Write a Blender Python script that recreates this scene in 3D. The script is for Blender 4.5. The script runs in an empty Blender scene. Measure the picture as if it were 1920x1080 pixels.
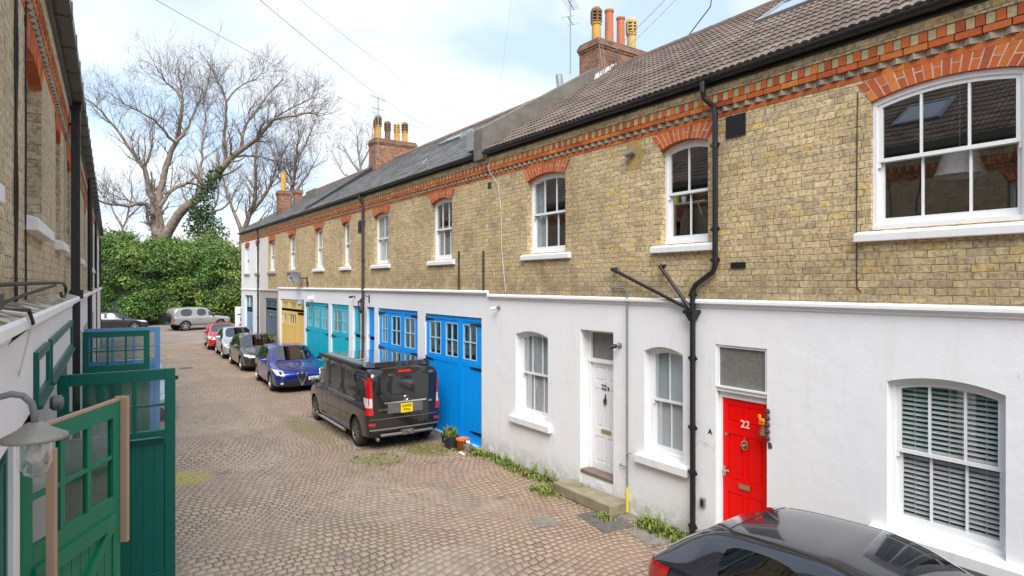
import bpy, bmesh, math, random
from mathutils import Vector, Matrix, noise
from mathutils.bvhtree import BVHTree
random.seed(7)
R = math.radians
sc = bpy.context.scene
# ---------------------------------------------------------------- camera, sky, sun, exposure
cam = bpy.data.cameras.new("camera"); camo = bpy.data.objects.new("camera", cam)
sc.collection.objects.link(camo); sc.camera = camo
cam.sensor_width = 36; cam.lens = 36 * 1150 / 1920; cam.shift_y = -7 / 1920
cam.clip_start = 0.05; cam.clip_end = 2000
YAW = math.atan(800 / 1150)
camo.location = (0, 0, 3.65); camo.rotation_euler = (R(90), 0, -YAW)
SUN_EL, SUN_AZ = R(50), R(207)     # azimuth clockwise from +Y
world = bpy.data.worlds.new("World"); sc.world = world; world.use_nodes = True
wn = world.node_tree; wn.nodes.clear()
def N(t, typ, **kw):
    n = t.nodes.new(typ)
    for k, v in kw.items(): setattr(n, k, v)
    return n
wo = N(wn, 'ShaderNodeOutputWorld')
sky = N(wn, 'ShaderNodeTexSky', sky_type='NISHITA', sun_disc=False, sun_elevation=SUN_EL, sun_rotation=SUN_AZ)
bg1 = N(wn, 'ShaderNodeBackground'); bg1.inputs[1].default_value = 0.15
skm = N(wn, 'ShaderNodeMixRGB', blend_type='MIX'); skm.inputs[0].default_value = 0.75; skm.inputs[2].default_value = (3.0, 3.7, 4.55, 1)
wn.links.new(sky.outputs[0], skm.inputs[1])
# clouds: noise laid out on the sky directions (flattened towards the horizon)
tc = N(wn, 'ShaderNodeTexCoord'); sp = N(wn, 'ShaderNodeSeparateXYZ'); wn.links.new(tc.outputs['Generated'], sp.inputs[0])
zz = N(wn, 'ShaderNodeMath', operation='MAXIMUM'); wn.links.new(sp.outputs[2], zz.inputs[0]); zz.inputs[1].default_value = 0.02
za = N(wn, 'ShaderNodeMath', operation='ADD'); wn.links.new(zz.outputs[0], za.inputs[0]); za.inputs[1].default_value = 0.30
dx = N(wn, 'ShaderNodeMath', operation='DIVIDE'); wn.links.new(sp.outputs[0], dx.inputs[0]); wn.links.new(za.outputs[0], dx.inputs[1])
dy = N(wn, 'ShaderNodeMath', operation='DIVIDE'); wn.links.new(sp.outputs[1], dy.inputs[0]); wn.links.new(za.outputs[0], dy.inputs[1])
cb = N(wn, 'ShaderNodeCombineXYZ'); wn.links.new(dx.outputs[0], cb.inputs[0]); wn.links.new(dy.outputs[0], cb.inputs[1]); cb.inputs[2].default_value = 1.7
cn = N(wn, 'ShaderNodeTexNoise'); cn.inputs['Scale'].default_value = 1.5; cn.inputs['Detail'].default_value = 7; cn.inputs['Roughness'].default_value = 0.52
cn.inputs['Distortion'].default_value = 0.4
wn.links.new(cb.outputs[0], cn.inputs['Vector'])
cr = N(wn, 'ShaderNodeValToRGB'); cr.color_ramp.elements[0].position = 0.40; cr.color_ramp.elements[1].position = 0.60
cr.color_ramp.elements[0].color = (0, 0, 0, 1); cr.color_ramp.elements[1].color = (1, 1, 1, 1)
wn.links.new(cn.outputs[0], cr.inputs[0])
cn2 = N(wn, 'ShaderNodeTexNoise'); cn2.inputs['Scale'].default_value = 2.2; cn2.inputs['Detail'].default_value = 5
wn.links.new(cb.outputs[0], cn2.inputs['Vector'])
cc = N(wn, 'ShaderNodeMixRGB'); cc.inputs[1].default_value = (4.0, 4.1, 4.3, 1); cc.inputs[2].default_value = (4.75, 4.8, 4.9, 1)
cr2 = N(wn, 'ShaderNodeValToRGB'); cr2.color_ramp.elements[0].position = 0.35; cr2.color_ramp.elements[1].position = 0.6
wn.links.new(cn2.outputs[0], cr2.inputs[0]); wn.links.new(cr2.outputs[0], cc.inputs[0])
mx = N(wn, 'ShaderNodeMixRGB'); wn.links.new(cr.outputs[0], mx.inputs[0]); wn.links.new(skm.outputs[0], mx.inputs[1]); wn.links.new(cc.outputs[0], mx.inputs[2])
wn.links.new(mx.outputs[0], bg1.inputs[0]); wn.links.new(bg1.outputs[0], wo.inputs[0])
sl = bpy.data.lights.new("sun", 'SUN'); sl.energy = 3.0; sl.angle = R(45); sl.color = (1, 0.96, 0.9)
so = bpy.data.objects.new("sun", sl); sc.collection.objects.link(so)
sd = Vector((math.sin(SUN_AZ) * math.cos(SUN_EL), math.cos(SUN_AZ) * math.cos(SUN_EL), math.sin(SUN_EL)))
so.rotation_euler = sd.to_track_quat('Z', 'Y').to_euler(); so.location = (0, 0, 30)
sc.view_settings.view_transform = 'Standard'; sc.view_settings.look = 'None'; sc.view_settings.gamma = 1
sc.view_settings.exposure = 0.80
sc.render.engine = 'CYCLES'
try: sc.cycles.max_bounces = 8; sc.cycles.transparent_max_bounces = 16; sc.cycles.caustics_reflective = False; sc.cycles.caustics_refractive = False
except Exception: pass

# ---------------------------------------------------------------- helpers
COL = sc.collection
class MB:
    def __init__(s, f=None): s.v = []; s.f = []; s.m = []; s.map = f or (lambda p: p)
    def add(s, vs, fs, mi=0):
        b = len(s.v); s.v += [s.map(p) for p in vs]
        for f in fs: s.f.append([i + b for i in f]); s.m.append(mi)
        return s
    def quad(s, a, b, c, d, mi=0): return s.add([a, b, c, d], [(0, 1, 2, 3)], mi)
    def poly(s, ps, mi=0): return s.add(ps, [tuple(range(len(ps)))], mi)
    def box(s, x0, x1, y0, y1, z0, z1, mi=0):
        return s.add([(x0,y0,z0),(x1,y0,z0),(x1,y1,z0),(x0,y1,z0),(x0,y0,z1),(x1,y0,z1),(x1,y1,z1),(x0,y1,z1)],
              [(0,3,2,1),(4,5,6,7),(0,1,5,4),(1,2,6,5),(2,3,7,6),(3,0,4,7)], mi)
    def tube(s, pts, r, n=8, cap=True, mi=0):
        pts = [Vector(p) for p in pts]; rs = r if isinstance(r, (list, tuple)) else [r] * len(pts)
        rings = []; up = Vector((0.13, 0.07, 1)).normalized(); prev = None
        for i, p in enumerate(pts):
            d = (pts[min(i + 1, len(pts) - 1)] - pts[max(i - 1, 0)])
            if d.length < 1e-9: d = Vector((0, 0, 1))
            d.normalize()
            if prev is None:
                a = d.cross(up if abs(d.dot(up)) < 0.95 else Vector((1, 0, 0))).normalized()
            else: a = (prev - d * prev.dot(d)).normalized()
            prev = a; b = d.cross(a)
            rings.append([tuple(p + (a * math.cos(2*math.pi*k/n) + b * math.sin(2*math.pi*k/n)) * rs[i]) for k in range(n)])
        vs = [q for rg in rings for q in rg]; fs = []
        for i in range(len(rings) - 1):
            for k in range(n): fs.append((i*n+k, i*n+(k+1)%n, (i+1)*n+(k+1)%n, (i+1)*n+k))
        if cap: fs.append(tuple(range(n))[::-1]); fs.append(tuple(range((len(rings)-1)*n, len(rings)*n)))
        return s.add(vs, fs, mi)
    def lathe(s, c, prof, n=20, axis='z', mi=0):
        vs = []
        for r, h in prof:
            for k in range(n):
                a = 2*math.pi*k/n; x, y = r*math.cos(a), r*math.sin(a)
                if axis == 'z': vs.append((c[0]+x, c[1]+y, c[2]+h))
                elif axis == 'x': vs.append((c[0]+h, c[1]+x, c[2]+y))
                else: vs.append((c[0]+x, c[1]+h, c[2]+y))
        fs = [(i*n+k, i*n+(k+1)%n, (i+1)*n+(k+1)%n, (i+1)*n+k) for i in range(len(prof)-1) for k in range(n)]
        return s.add(vs, fs, mi)
    def build(s, name, mat, parent=None, smooth=False, label=None, bevel=0):
        me = bpy.data.meshes.new(name); me.from_pydata(s.v, [], s.f)
        for m in (mat if isinstance(mat, (list, tuple)) else [mat]): me.materials.append(m)
        me.polygons.foreach_set('material_index', s.m)
        bm = bmesh.new(); bm.from_mesh(me); bmesh.ops.recalc_face_normals(bm, faces=bm.faces); bm.to_mesh(me); bm.free()
        if smooth: me.polygons.foreach_set('use_smooth', [True] * len(me.polygons))
        me.update(); o = bpy.data.objects.new(name, me); COL.objects.link(o)
        if parent: o.parent = parent
        if label: o['label'] = label
        if bevel:
            b = o.modifiers.new('bevel', 'BEVEL'); b.width = bevel; b.segments = 2; b.limit_method = 'ANGLE'
        return o
def tag(o, label=None, cat=None, group=None, kind=None):
    for k, v in (('label', label), ('category', cat), ('group', group), ('kind', kind)):
        if v: o[k] = v
    return o
def empty(name, loc, rz=0, label=None, cat=None, group=None):
    o = bpy.data.objects.new(name, None); COL.objects.link(o); o.location = loc; o.rotation_euler = (0, 0, rz); o.empty_display_size = .3
    return tag(o, label, cat, group)
def wmb(loc): return MB(lambda p: (p[0]-loc[0], p[1]-loc[1], p[2]-loc[2]))
class Frame:      # a street front: w = depth into the building, u = distance along the lane, z = height
    def __init__(s, O, rz, side): s.O = Vector(O); s.rz = rz; s.side = side
    def pt(s, w, u, z):
        x, y = s.side * w, u; c_, s_ = math.cos(s.rz), math.sin(s.rz)
        return (s.O.x + x*c_ - y*s_, s.O.y + x*s_ + y*c_, z)
    def root(s, name, u0, label, cat, w0=0, z0=0):
        o = empty(name, s.pt(w0, u0, z0), s.rz, label, cat); o['_'] = 0; del o['_']; s.last = (w0, u0, z0); ORG[o.name] = (w0, u0, z0, s); return o
def fmb(root):
    w0, u0, z0, fr = ORG[root.name]
    return MB(lambda p: (fr.side*(p[0]-w0), p[1]-u0, p[2]-z0))
ORG = {}
RF = Frame((7.13, 0, 0), 0, 1)
AL = YAW - math.atan((960-207)/1150)
LF = Frame((-.6*math.cos(AL), .6*math.sin(AL), 0), -AL, -1)

# ---------------------------------------------------------------- materials
class T:
    def __init__(s, name):
        s.mat = bpy.data.materials.new(name); s.mat.use_nodes = True; s.t = s.mat.node_tree
        s.b = s.t.nodes['Principled BSDF']
    def n(s, typ, **kw): return N(s.t, typ, **kw)
    def l(s, a, b): s.t.links.new(a, b)
    def put(s, inp, v):
        if isinstance(v, bpy.types.NodeSocket): s.l(v, inp)
        elif v is not None: inp.default_value = v
    def m(s, op, a, b=None, c=None, clamp=False):
        n = s.n('ShaderNodeMath', operation=op); n.use_clamp = clamp
        for i, v in enumerate((a, b, c)):
            if v is not None: s.put(n.inputs[i], v)
        return n.outputs[0]
    def mix(s, f, a, b, blend='MIX'):
        n = s.n('ShaderNodeMixRGB', blend_type=blend); s.put(n.inputs[0], f)
        for i, v in ((1, a), (2, b)):
            if isinstance(v, tuple) and len(v) == 3: v = v + (1,)
            s.put(n.inputs[i], v)
        return n.outputs[0]
    def ramp(s, f, els, interp='LINEAR'):
        n = s.n('ShaderNodeValToRGB'); r = n.color_ramp; r.interpolation = interp
        while len(r.elements) < len(els): r.elements.new(0.5)
        for e, (p, c) in zip(r.elements, els): e.position = p; e.color = (c + (1,)) if len(c) == 3 else c
        s.l(f, n.inputs[0]); return n.outputs[0]
    def sstep(s, x, a, b):
        n = s.n('ShaderNodeMapRange', interpolation_type='SMOOTHSTEP'); s.put(n.inputs[0], x); n.inputs[1].default_value = a; n.inputs[2].default_value = b
        return n.outputs[0]
    def noise(s, vec, scale, detail=3, rough=.5, out=0, dist=0):
        n = s.n('ShaderNodeTexNoise'); n.inputs['Scale'].default_value = scale; n.inputs['Detail'].default_value = detail
        n.inputs['Roughness'].default_value = rough; n.inputs['Distortion'].default_value = dist
        if vec is not None: s.l(vec, n.inputs['Vector'])
        return n.outputs[out]
    def obj(s): return s.n('ShaderNodeTexCoord').outputs['Object']
    def sep(s, v):
        n = s.n('ShaderNodeSeparateXYZ'); s.l(v, n.inputs[0]); return n.outputs
    def comb(s, x, y, z=0.0):
        n = s.n('ShaderNodeCombineXYZ'); s.put(n.inputs[0], x); s.put(n.inputs[1], y); s.put(n.inputs[2], z); return n.outputs[0]
    def boxuv(s):
        tc = s.n('ShaderNodeTexCoord'); p = s.sep(tc.outputs['Object']); q = s.sep(tc.outputs['Normal'])
        fx = s.m('GREATER_THAN', s.m('ABSOLUTE', q[0]), .6); fz = s.m('GREATER_THAN', s.m('ABSOLUTE', q[2]), .75)
        u = s.m('ADD', s.m('MULTIPLY', fx, p[1]), s.m('MULTIPLY', s.m('SUBTRACT', 1.0, fx), p[0]))
        v = s.m('ADD', s.m('MULTIPLY', fz, p[1]), s.m('MULTIPLY', s.m('SUBTRACT', 1.0, fz), p[2]))
        return u, v, tc.outputs['Object']
    def rnd(s, vec):
        n = s.n('ShaderNodeTexWhiteNoise', noise_dimensions='3D'); s.l(vec, n.inputs['Vector']); return n.outputs
    def island(s): return s.n('ShaderNodeNewGeometry').outputs['Random Per Island']
    def bump(s, h, dist=.01, strength=1, normal=None):
        n = s.n('ShaderNodeBump'); n.inputs['Strength'].default_value = strength; n.inputs['Distance'].default_value = dist
        s.l(h, n.inputs['Height'])
        if normal: s.l(normal, n.inputs['Normal'])
        s.l(n.outputs[0], s.b.inputs['Normal']); return n.outputs[0]
    def set(s, **k):
        nm = dict(col='Base Color', rough='Roughness', metal='Metallic', spec='Specular IOR Level', coat='Coat Weight', coatr='Coat Roughness', alpha='Alpha', trans='Transmission Weight', emc='Emission Color', ems='Emission Strength')
        for a, v in k.items():
            if isinstance(v, tuple) and len(v) == 3: v = v + (1,)
            s.put(s.b.inputs[nm[a]], v)
        return s.mat
    def bricks(s, u, v, ch, P, split, joint, wob=.004):
        """rows ch high; period P holds one stretcher (split) and one header; returns mask, two random values"""
        vec = s.comb(u, v)
        nz = s.noise(vec, 9, 2); u2 = s.m('ADD', u, s.m('MULTIPLY', s.m('SUBTRACT', nz, .5), wob*3))
        nz2 = s.noise(s.comb(v, u, 5.0), 7, 2); v2 = s.m('ADD', v, s.m('MULTIPLY', s.m('SUBTRACT', nz2, .5), wob*3))
        vr = s.m('DIVIDE', v2, ch); row = s.m('FLOOR', vr); fv = s.m('SUBTRACT', vr, row)
        j = s.rnd(s.comb(row, 3.0, 1.0))[0]
        uu = s.m('ADD', s.m('DIVIDE', u2, P), s.m('ADD', s.m('MULTIPLY', s.m('MODULO', s.m('ABSOLUTE', row), 2.0), .5), s.m('MULTIPLY', j, .13)))
        cell = s.m('FLOOR', uu); fu = s.m('SUBTRACT', uu, cell)
        if split < 1:
            hd = s.m('GREATER_THAN', fu, split)
            lo = s.m('MULTIPLY', hd, split); hi = s.m('ADD', split, s.m('MULTIPLY', hd, 1 - split))
            e = s.m('MINIMUM', s.m('SUBTRACT', fu, lo), s.m('SUBTRACT', hi, fu))
            idc = s.m('ADD', s.m('MULTIPLY', cell, 2.0), hd)
        else:
            e = s.m('MINIMUM', fu, s.m('SUBTRACT', 1.0, fu)); idc = cell
        eu = s.m('MULTIPLY', e, P); ev = s.m('MULTIPLY', s.m('MINIMUM', fv, s.m('SUBTRACT', 1.0, fv)), ch)
        d = s.m('MINIMUM', eu, ev)
        mask = s.sstep(d, joint*.25, joint*.9)
        rr = s.rnd(s.comb(idc, row, 2.0))
        return mask, rr[0], s.rnd(s.comb(row, idc, 9.0))[0], vec, d
def plain(name, col, rough=.5, metal=0, coat=0, spec=.5, noise=0, nscale=6, bump=0):
    t = T(name)
    c = col
    if noise:
        o = t.obj(); k = t.noise(o, nscale, 5, .6)
        c = t.mix(t.m('MULTIPLY', t.sstep(k, .3, .75), noise), col, tuple(x*.55 for x in col))
        if bump: t.bump(t.noise(o, nscale*6, 4), bump)
    return t.set(col=c, rough=rough, metal=metal, coat=coat, spec=spec)

def brick_mat(name, pal, mortar, grime=.5, ch=.0785, P=.345, split=.665):
    t = T(name); u, v, o = t.boxuv()
    mask, r1, r2, vec, d = t.bricks(u, v, ch, P, split, .0085, .010)
    c = t.ramp(r1, pal, 'LINEAR')
    n1 = t.noise(o, 22, 5, .65)
    c = t.mix(t.sstep(n1, .38, .8), c, (0.13, .105, .08)); 
    c = t.mix(t.m('MULTIPLY', t.sstep(t.noise(o, 60, 3, .6), .56, .75), .5), c, (.75, .66, .45))
    mc = t.mix(t.sstep(t.noise(o, 8, 3), .35, .65), mortar, tuple(x*.38 for x in mortar))
    c = t.mix(mask, mc, c)
    sv = t.sep(o); sk = t.noise(t.comb(sv[1], t.m('MULTIPLY', sv[2], .15), sv[0]), 2.2, 5, .65); c = t.mix(t.m('MULTIPLY', t.sstep(sk, .52, .72), .38), c, (.24,.20,.15)); g = t.noise(o, .9, 5, .6); c = t.mix(t.m('MULTIPLY', t.sstep(g, .42, .75), grime), c, t.mix(1.0, c, (.42, .38, .34), 'MULTIPLY'))
    # soot and damp near the foot of the brickwork
    h = t.sep(o)[2]; low = t.m('MULTIPLY', t.sstep(h, 4.15, 3.4), t.sstep(t.noise(o, 2.5, 4), .3, .6))
    c = t.mix(t.m('MULTIPLY', low, .55*min(1, grime*2)), c, (.20, .16, .11))
    hgt = t.m('ADD', t.m('MULTIPLY', mask, .7), t.m('MULTIPLY', n1, .5))
    t.bump(hgt, .008); return t.set(col=c, rough=.9, spec=.25)
STOCK = [(0, (.66,.50,.26)), (.2, (.78,.61,.34)), (.42, (.70,.54,.30)), (.58, (.58,.45,.28)), (.7, (.84,.67,.38)), (.84, (.50,.38,.24)), (.93, (.84,.60,.22)), (1, (.60,.42,.25))]
M = {}
M['stock'] = brick_mat('yellow stock brick', STOCK, (.60,.49,.34))
M['stock_far'] = brick_mat('pale stock brick', [(p, (c[0]*1.04, c[1]*1.02, c[2]*1.0)) for p, c in STOCK], (.58,.50,.36), .3)
M['stock_left'] = brick_mat('buff stock brick', [(0,(.66,.52,.33)),(.3,(.76,.63,.43)),(.6,(.60,.48,.31)),(.8,(.74,.62,.44)),(1,(.48,.39,.27))], (.70,.60,.44), .2)
M['redbrick'] = brick_mat('red chimney brick', [(0,(.28,.11,.065)),(.3,(.36,.14,.08)),(.6,(.20,.085,.06)),(.8,(.44,.20,.10)),(1,(.13,.075,.055))], (.46,.38,.30), .6)
def island_brick(name, pal, stain=.35):
    t = T(name); o = t.obj(); c = t.ramp(t.island(), pal)
    n = t.noise(o, 30, 4, .6); c = t.mix(t.m('MULTIPLY', t.sstep(n, .4, .8), stain), c, tuple(x*.35 for x in pal[0][1]))
    t.bump(n, .004); return t.set(col=c, rough=.88, spec=.25)
M['rubbed'] = island_brick('orange red rubbed brick', [(0,(.44,.10,.035)),(.35,(.60,.155,.045)),(.6,(.38,.085,.04)),(.85,(.72,.24,.055)),(1,(.30,.07,.04))])
M['buffhead'] = island_brick('buff header brick', [(0,(.55,.44,.25)),(.5,(.44,.36,.22)),(1,(.62,.50,.27))], .5)
M['greytooth'] = island_brick('grey weathered tooth brick', [(0,(.30,.27,.21)),(.5,(.38,.34,.26)),(1,(.24,.21,.17))], .5)
M['mortar'] = plain('pale lime mortar', (.66,.50,.42), .9, noise=.3, nscale=12)
def stucco(name, col, dirt=.3):
    t = T(name); o = t.obj(); s = t.sep(o)
    n = t.noise(o, 1.1, 6, .62); c = t.mix(t.m('MULTIPLY', t.sstep(n, .45, .8), dirt), col, tuple(x*.84 for x in col))
    st = t.noise(t.comb(s[1], t.m('MULTIPLY', s[2], .12), s[0]), 5, 4, .6)
    c = t.mix(t.m('MULTIPLY', t.sstep(st, .52, .75), dirt*.5), c, (.60,.58,.53))
    foot = t.m('MULTIPLY', t.sstep(s[2], .60, -.02), t.sstep(t.noise(o, 5, 5, .65), .30, .62))
    c = t.mix(t.m('MULTIPLY', foot, .75), c, (.42,.40,.33))
    # hairline cracks
    vn = t.n('ShaderNodeTexVoronoi', feature='DISTANCE_TO_EDGE'); vn.inputs['Scale'].default_value = .45
    dv = t.n('ShaderNodeVectorMath', operation='ADD'); t.l(o, dv.inputs[0]); sc_ = t.n('ShaderNodeVectorMath', operation='SCALE'); sc_.inputs['Scale'].default_value = .5
    t.l(t.noise(o, 2.5, 4, out=1), sc_.inputs[0]); t.l(sc_.outputs[0], dv.inputs[1]); t.l(dv.outputs[0], vn.inputs['Vector'])
    ck = t.m('MULTIPLY', t.sstep(vn.outputs[0], .004, .0005), t.sstep(t.noise(o, .8, 2), .52, .62))
    c = t.mix(t.m('MULTIPLY', ck, .5), c, (.45,.44,.43))
    t.bump(t.m('ADD', t.noise(o, 45, 4), t.m('MULTIPLY', t.noise(o, 3, 3), 4)), .0018)
    return t.set(col=c, rough=.72, spec=.3)
M['white'] = stucco('white painted render', (.85,.855,.875), .35)
M['cream'] = stucco('cream painted render', (.72,.69,.64))
M['taupe'] = stucco('taupe painted render', (.45,.40,.36))
M['greyren'] = plain('weathered grey cement render', (.19,.172,.148), .95, noise=.9, nscale=2.2, bump=.01)
def paint(name, col, rough=.4, wear=.25, ns=3):
    t = T(name); o = t.obj(); s = t.sep(o)
    n = t.noise(t.comb(t.m('MULTIPLY', s[0], 1.0), t.m('MULTIPLY', s[1], 1.0), t.m('MULTIPLY', s[2], .3)), ns, 6, .65)
    c = t.mix(t.m('MULTIPLY', t.sstep(n, .42, .75), wear), col, tuple(x*.62+.02 for x in col))
    if wear > .2:
        ch = t.m('MULTIPLY', t.sstep(t.noise(o, 55, 3, .6), .70, .74), t.sstep(t.noise(o, 3, 3), .45, .6)); c = t.mix(t.m('MULTIPLY', ch, .7), c, (.42,.36,.28))
    t.bump(t.noise(o, 50, 3), .0015)
    return t.set(col=c, rough=t.m('ADD', rough-.08, t.m('MULTIPLY', n, .2)), spec=.32)
M['woodwhite'] = paint('white gloss joinery paint', (.82,.83,.85), .35, .12)
M['sillwhite'] = paint('white painted stone sill', (.80,.80,.82), .6, .3, 8)
M['sillgrey'] = paint('bare grey stone sill', (.33,.31,.28), .85, .5, 8)
M['reddoor'] = paint('scarlet gloss door paint', (.90,.001,.001), .3, .08)
M['blue'] = paint('bright blue garage paint', (.0,.33,.95), .42, .14)
M['bluelight'] = paint('pale blue glazing bar paint', (.35,.62,.80), .4, .1)
M['teal'] = paint('teal garage paint', (.0,.46,.62), .42, .14)
M['teallight'] = paint('pale teal glazing bar paint', (.28,.60,.68), .4, .1)
M['yellow'] = paint('mustard yellow garage paint', (.86,.58,.17), .45, .12)
M['yellowlight'] = paint('cream yellow glazing bar paint', (.80,.68,.38), .45, .1)
M['slateblue'] = paint('slate grey blue garage paint', (.12,.16,.22), .45, .2)
M['paleblue'] = paint('pale blue door paint', (.19,.36,.50), .45, .15)
M['green'] = paint('mid green garage paint', (.012,.22,.12), .42, .4)
M['greenlight'] = paint('bright green leaf paint', (.006,.19,.10), .42, .45)
M['darkgreen'] = paint('dark bottle green paint', (.002,.11,.085), .36, .25)
M['frenchblue'] = paint('faded french blue paint', (.10,.25,.50), .5, .3)
M['barewood'] = paint('bare pinkish timber', (.46,.30,.22), .75, .4, 5)
M['black'] = plain('black pipe paint', (.014,.014,.016), .35, noise=.3)
M['blackplastic'] = plain('black plastic', (.02,.02,.022), .5)
M['brownpipe'] = plain('dark brown grey pipe', (.06,.05,.05), .5, noise=.4)
M['greypaint'] = plain('grey galvanised paint', (.20,.22,.23), .5, noise=.4)
M['greysoffit'] = plain('grey green gutter underside', (.12,.13,.12), .55, noise=.6, nscale=3)
M['iron'] = plain('rusty dark iron', (.05,.035,.028), .7, noise=.7, nscale=20)
M['chrome'] = plain('chrome', (.75,.76,.78), .12, metal=1)
M['brass'] = plain('brass', (.70,.55,.32), .3, metal=1)
M['alu'] = plain('grey alloy', (.42,.42,.43), .3, metal=.8)
M['darkalloy'] = plain('dusty dark alloy', (.20,.19,.18), .45, metal=.6, noise=.4)
M['tyre'] = plain('tyre rubber', (.022,.021,.02), .85, noise=.4, nscale=10)
M['trim'] = plain('black car trim', (.012,.012,.013), .35)
M['seam'] = plain('panel gap black', (.004,.004,.004), .8)
M['stone'] = plain('york stone step', (.30,.26,.18), .9, noise=.8, nscale=4, bump=.006)
M['conc'] = plain('concrete patch', (.24,.215,.18), .95, noise=.8, nscale=5, bump=.006)
M['asphaltpatch'] = plain('dark tarmac square', (.13,.12,.11), .95, noise=.7, nscale=9, bump=.006)
M['brownstone'] = plain('brown stone threshold', (.22,.16,.13), .85, noise=.5)
M['lead'] = plain('lead flashing', (.30,.32,.34), .5, metal=.2, noise=.5)
M['whiteflash'] = plain('whitened flashing', (.70,.70,.70), .7, noise=.5, nscale=9)
M['potbuff'] = plain('buff yellow chimney pot', (.62,.34,.07), .75, noise=.6, nscale=5)
M['potpale'] = plain('pale straw chimney pot', (.60,.42,.18), .8, noise=.6, nscale=5)
M['potorange'] = plain('orange terracotta chimney pot', (.52,.17,.075), .75, noise=.4, nscale=5)
M['potdark'] = plain('sooty chimney pot', (.24,.15,.09), .9, noise=.9, nscale=7)
M['soot'] = plain('soot black', (.03,.022,.018), .95)
M['numeral'] = plain('pale brass numeral', (.80,.68,.50), .35)
M['yellowtape'] = plain('yellow painted pipe foot', (.78,.62,.02), .5)
M['terracotta'] = plain('orange plastic pot', (.62,.16,.03), .55, noise=.3)
M['darkpot'] = plain('dark planter', (.03,.03,.035), .6, noise=.4)
M['soil'] = plain('potting soil', (.05,.035,.02), .95)
M['wall_in'] = plain('interior wall', (.50,.47,.43), .9)
M['floor_in'] = plain('dim interior floor', (.12,.08,.05), .8)
M['curtain'] = plain('pale blue curtain', (.45,.52,.58), .9)
M['curtainwhite'] = plain('white net curtain', (.72,.73,.76), .95)
M['curtaingrey'] = plain('grey violet curtain', (.30,.29,.34), .95)
M['blind'] = plain('white blind slat', (.88,.88,.88), .6)
M['blindgrey'] = plain('light grey blind slat', (.74,.77,.79), .6)
M['cable'] = plain('overhead cable', (.30,.31,.33), .7)
M['darkcable'] = plain('black wall cable', (.03,.025,.025), .7)
M['felt'] = plain('black roofing felt', (.025,.027,.032), .75, noise=.4)
M['moss'] = plain('moss', (.16,.16,.03), .95, noise=.6, nscale=20)
def glassmat(name, tint=(.85,.9,.9), refl=.10, gain=1.25, rough=.0):
    t = T(name); t.t.nodes.remove(t.b); out = t.t.nodes['Material Output']
    tr = t.n('ShaderNodeBsdfTransparent'); tr.inputs[0].default_value = tint + (1,)
    gl = t.n('ShaderNodeBsdfGlossy'); gl.inputs['Roughness'].default_value = rough; gl.inputs[0].default_value = (.95,.97,1,1)
    ge = t.n('ShaderNodeNewGeometry'); dt = t.n('ShaderNodeVectorMath', operation='DOT_PRODUCT'); t.l(ge.outputs['Incoming'], dt.inputs[0]); t.l(ge.outputs['Normal'], dt.inputs[1])
    sch = t.m('ADD', .05, t.m('MULTIPLY', .95, t.m('POWER', t.m('SUBTRACT', 1.0, t.m('ABSOLUTE', dt.outputs['Value'])), 4.0)))
    nb = t.n('ShaderNodeBump'); nb.inputs['Strength'].default_value = .25; nb.inputs['Distance'].default_value = .004
    t.l(t.noise(t.obj(), 1.6, 1), nb.inputs['Height']); t.l(nb.outputs[0], gl.inputs['Normal'])
    f = t.m('ADD', t.m('MULTIPLY', sch, gain), refl, clamp=True)
    mx = t.n('ShaderNodeMixShader'); t.l(f, mx.inputs[0]); t.l(tr.outputs[0], mx.inputs[1]); t.l(gl.outputs[0], mx.inputs[2]); t.l(mx.outputs[0], out.inputs[0])
    return t.mat
M['skyglass_dark'] = plain('dark tailgate glass', (.012,.013,.015), .04, coat=1)
M['glass'] = glassmat('window glass', (.9,.93,.93), .10, 1.7)
M['oldglass'] = glassmat('dusty old glass', (.72,.80,.80), .05, .55, .06)
M['obscure'] = plain('obscured fanlight glass', (.20,.20,.175), .18, noise=.5, nscale=14, bump=.01)
M['carglass'] = glassmat('tinted car glass', (.22,.25,.25), .10, 1.3)
M['carglassdark'] = glassmat('privacy car glass', (.035,.04,.045), .07, 1.2)
M['lampglass'] = glassmat('clear lamp glass', (.92,.92,.9), .08, 1.6)
def carpaint(name, col, metal=.3, rough=.35, dust=.12):
    t = T(name); o = t.obj(); n = t.noise(o, 2.2, 5, .6)
    c = t.mix(t.m('MULTIPLY', t.sstep(n, .35, .8), dust), col, (.30,.27,.24))
    return t.set(col=c, metal=metal, rough=t.m('ADD', rough-.05, t.m('MULTIPLY', n, .12)), coat=1.0, coatr=.04)
def lens(name, col, em=0):
    t = T(name); n = t.n('ShaderNodeTexWave'); n.inputs['Scale'].default_value = 14; t.l(t.obj(), n.inputs['Vector'])
    c = t.mix(t.m('MULTIPLY', n.outputs[1], .35), col, tuple(x*.45 for x in col)); return t.set(col=c, rough=.12, coat=1)
M['redlens'] = lens('red tail lens', (.55,.008,.008))
M['clearlens'] = lens('clear lamp lens', (.62,.64,.66))
M['plateY'] = plain('yellow number plate', (.80,.56,.0), .4)
M['plateW'] = plain('white number plate', (.80,.81,.82), .4)

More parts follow.
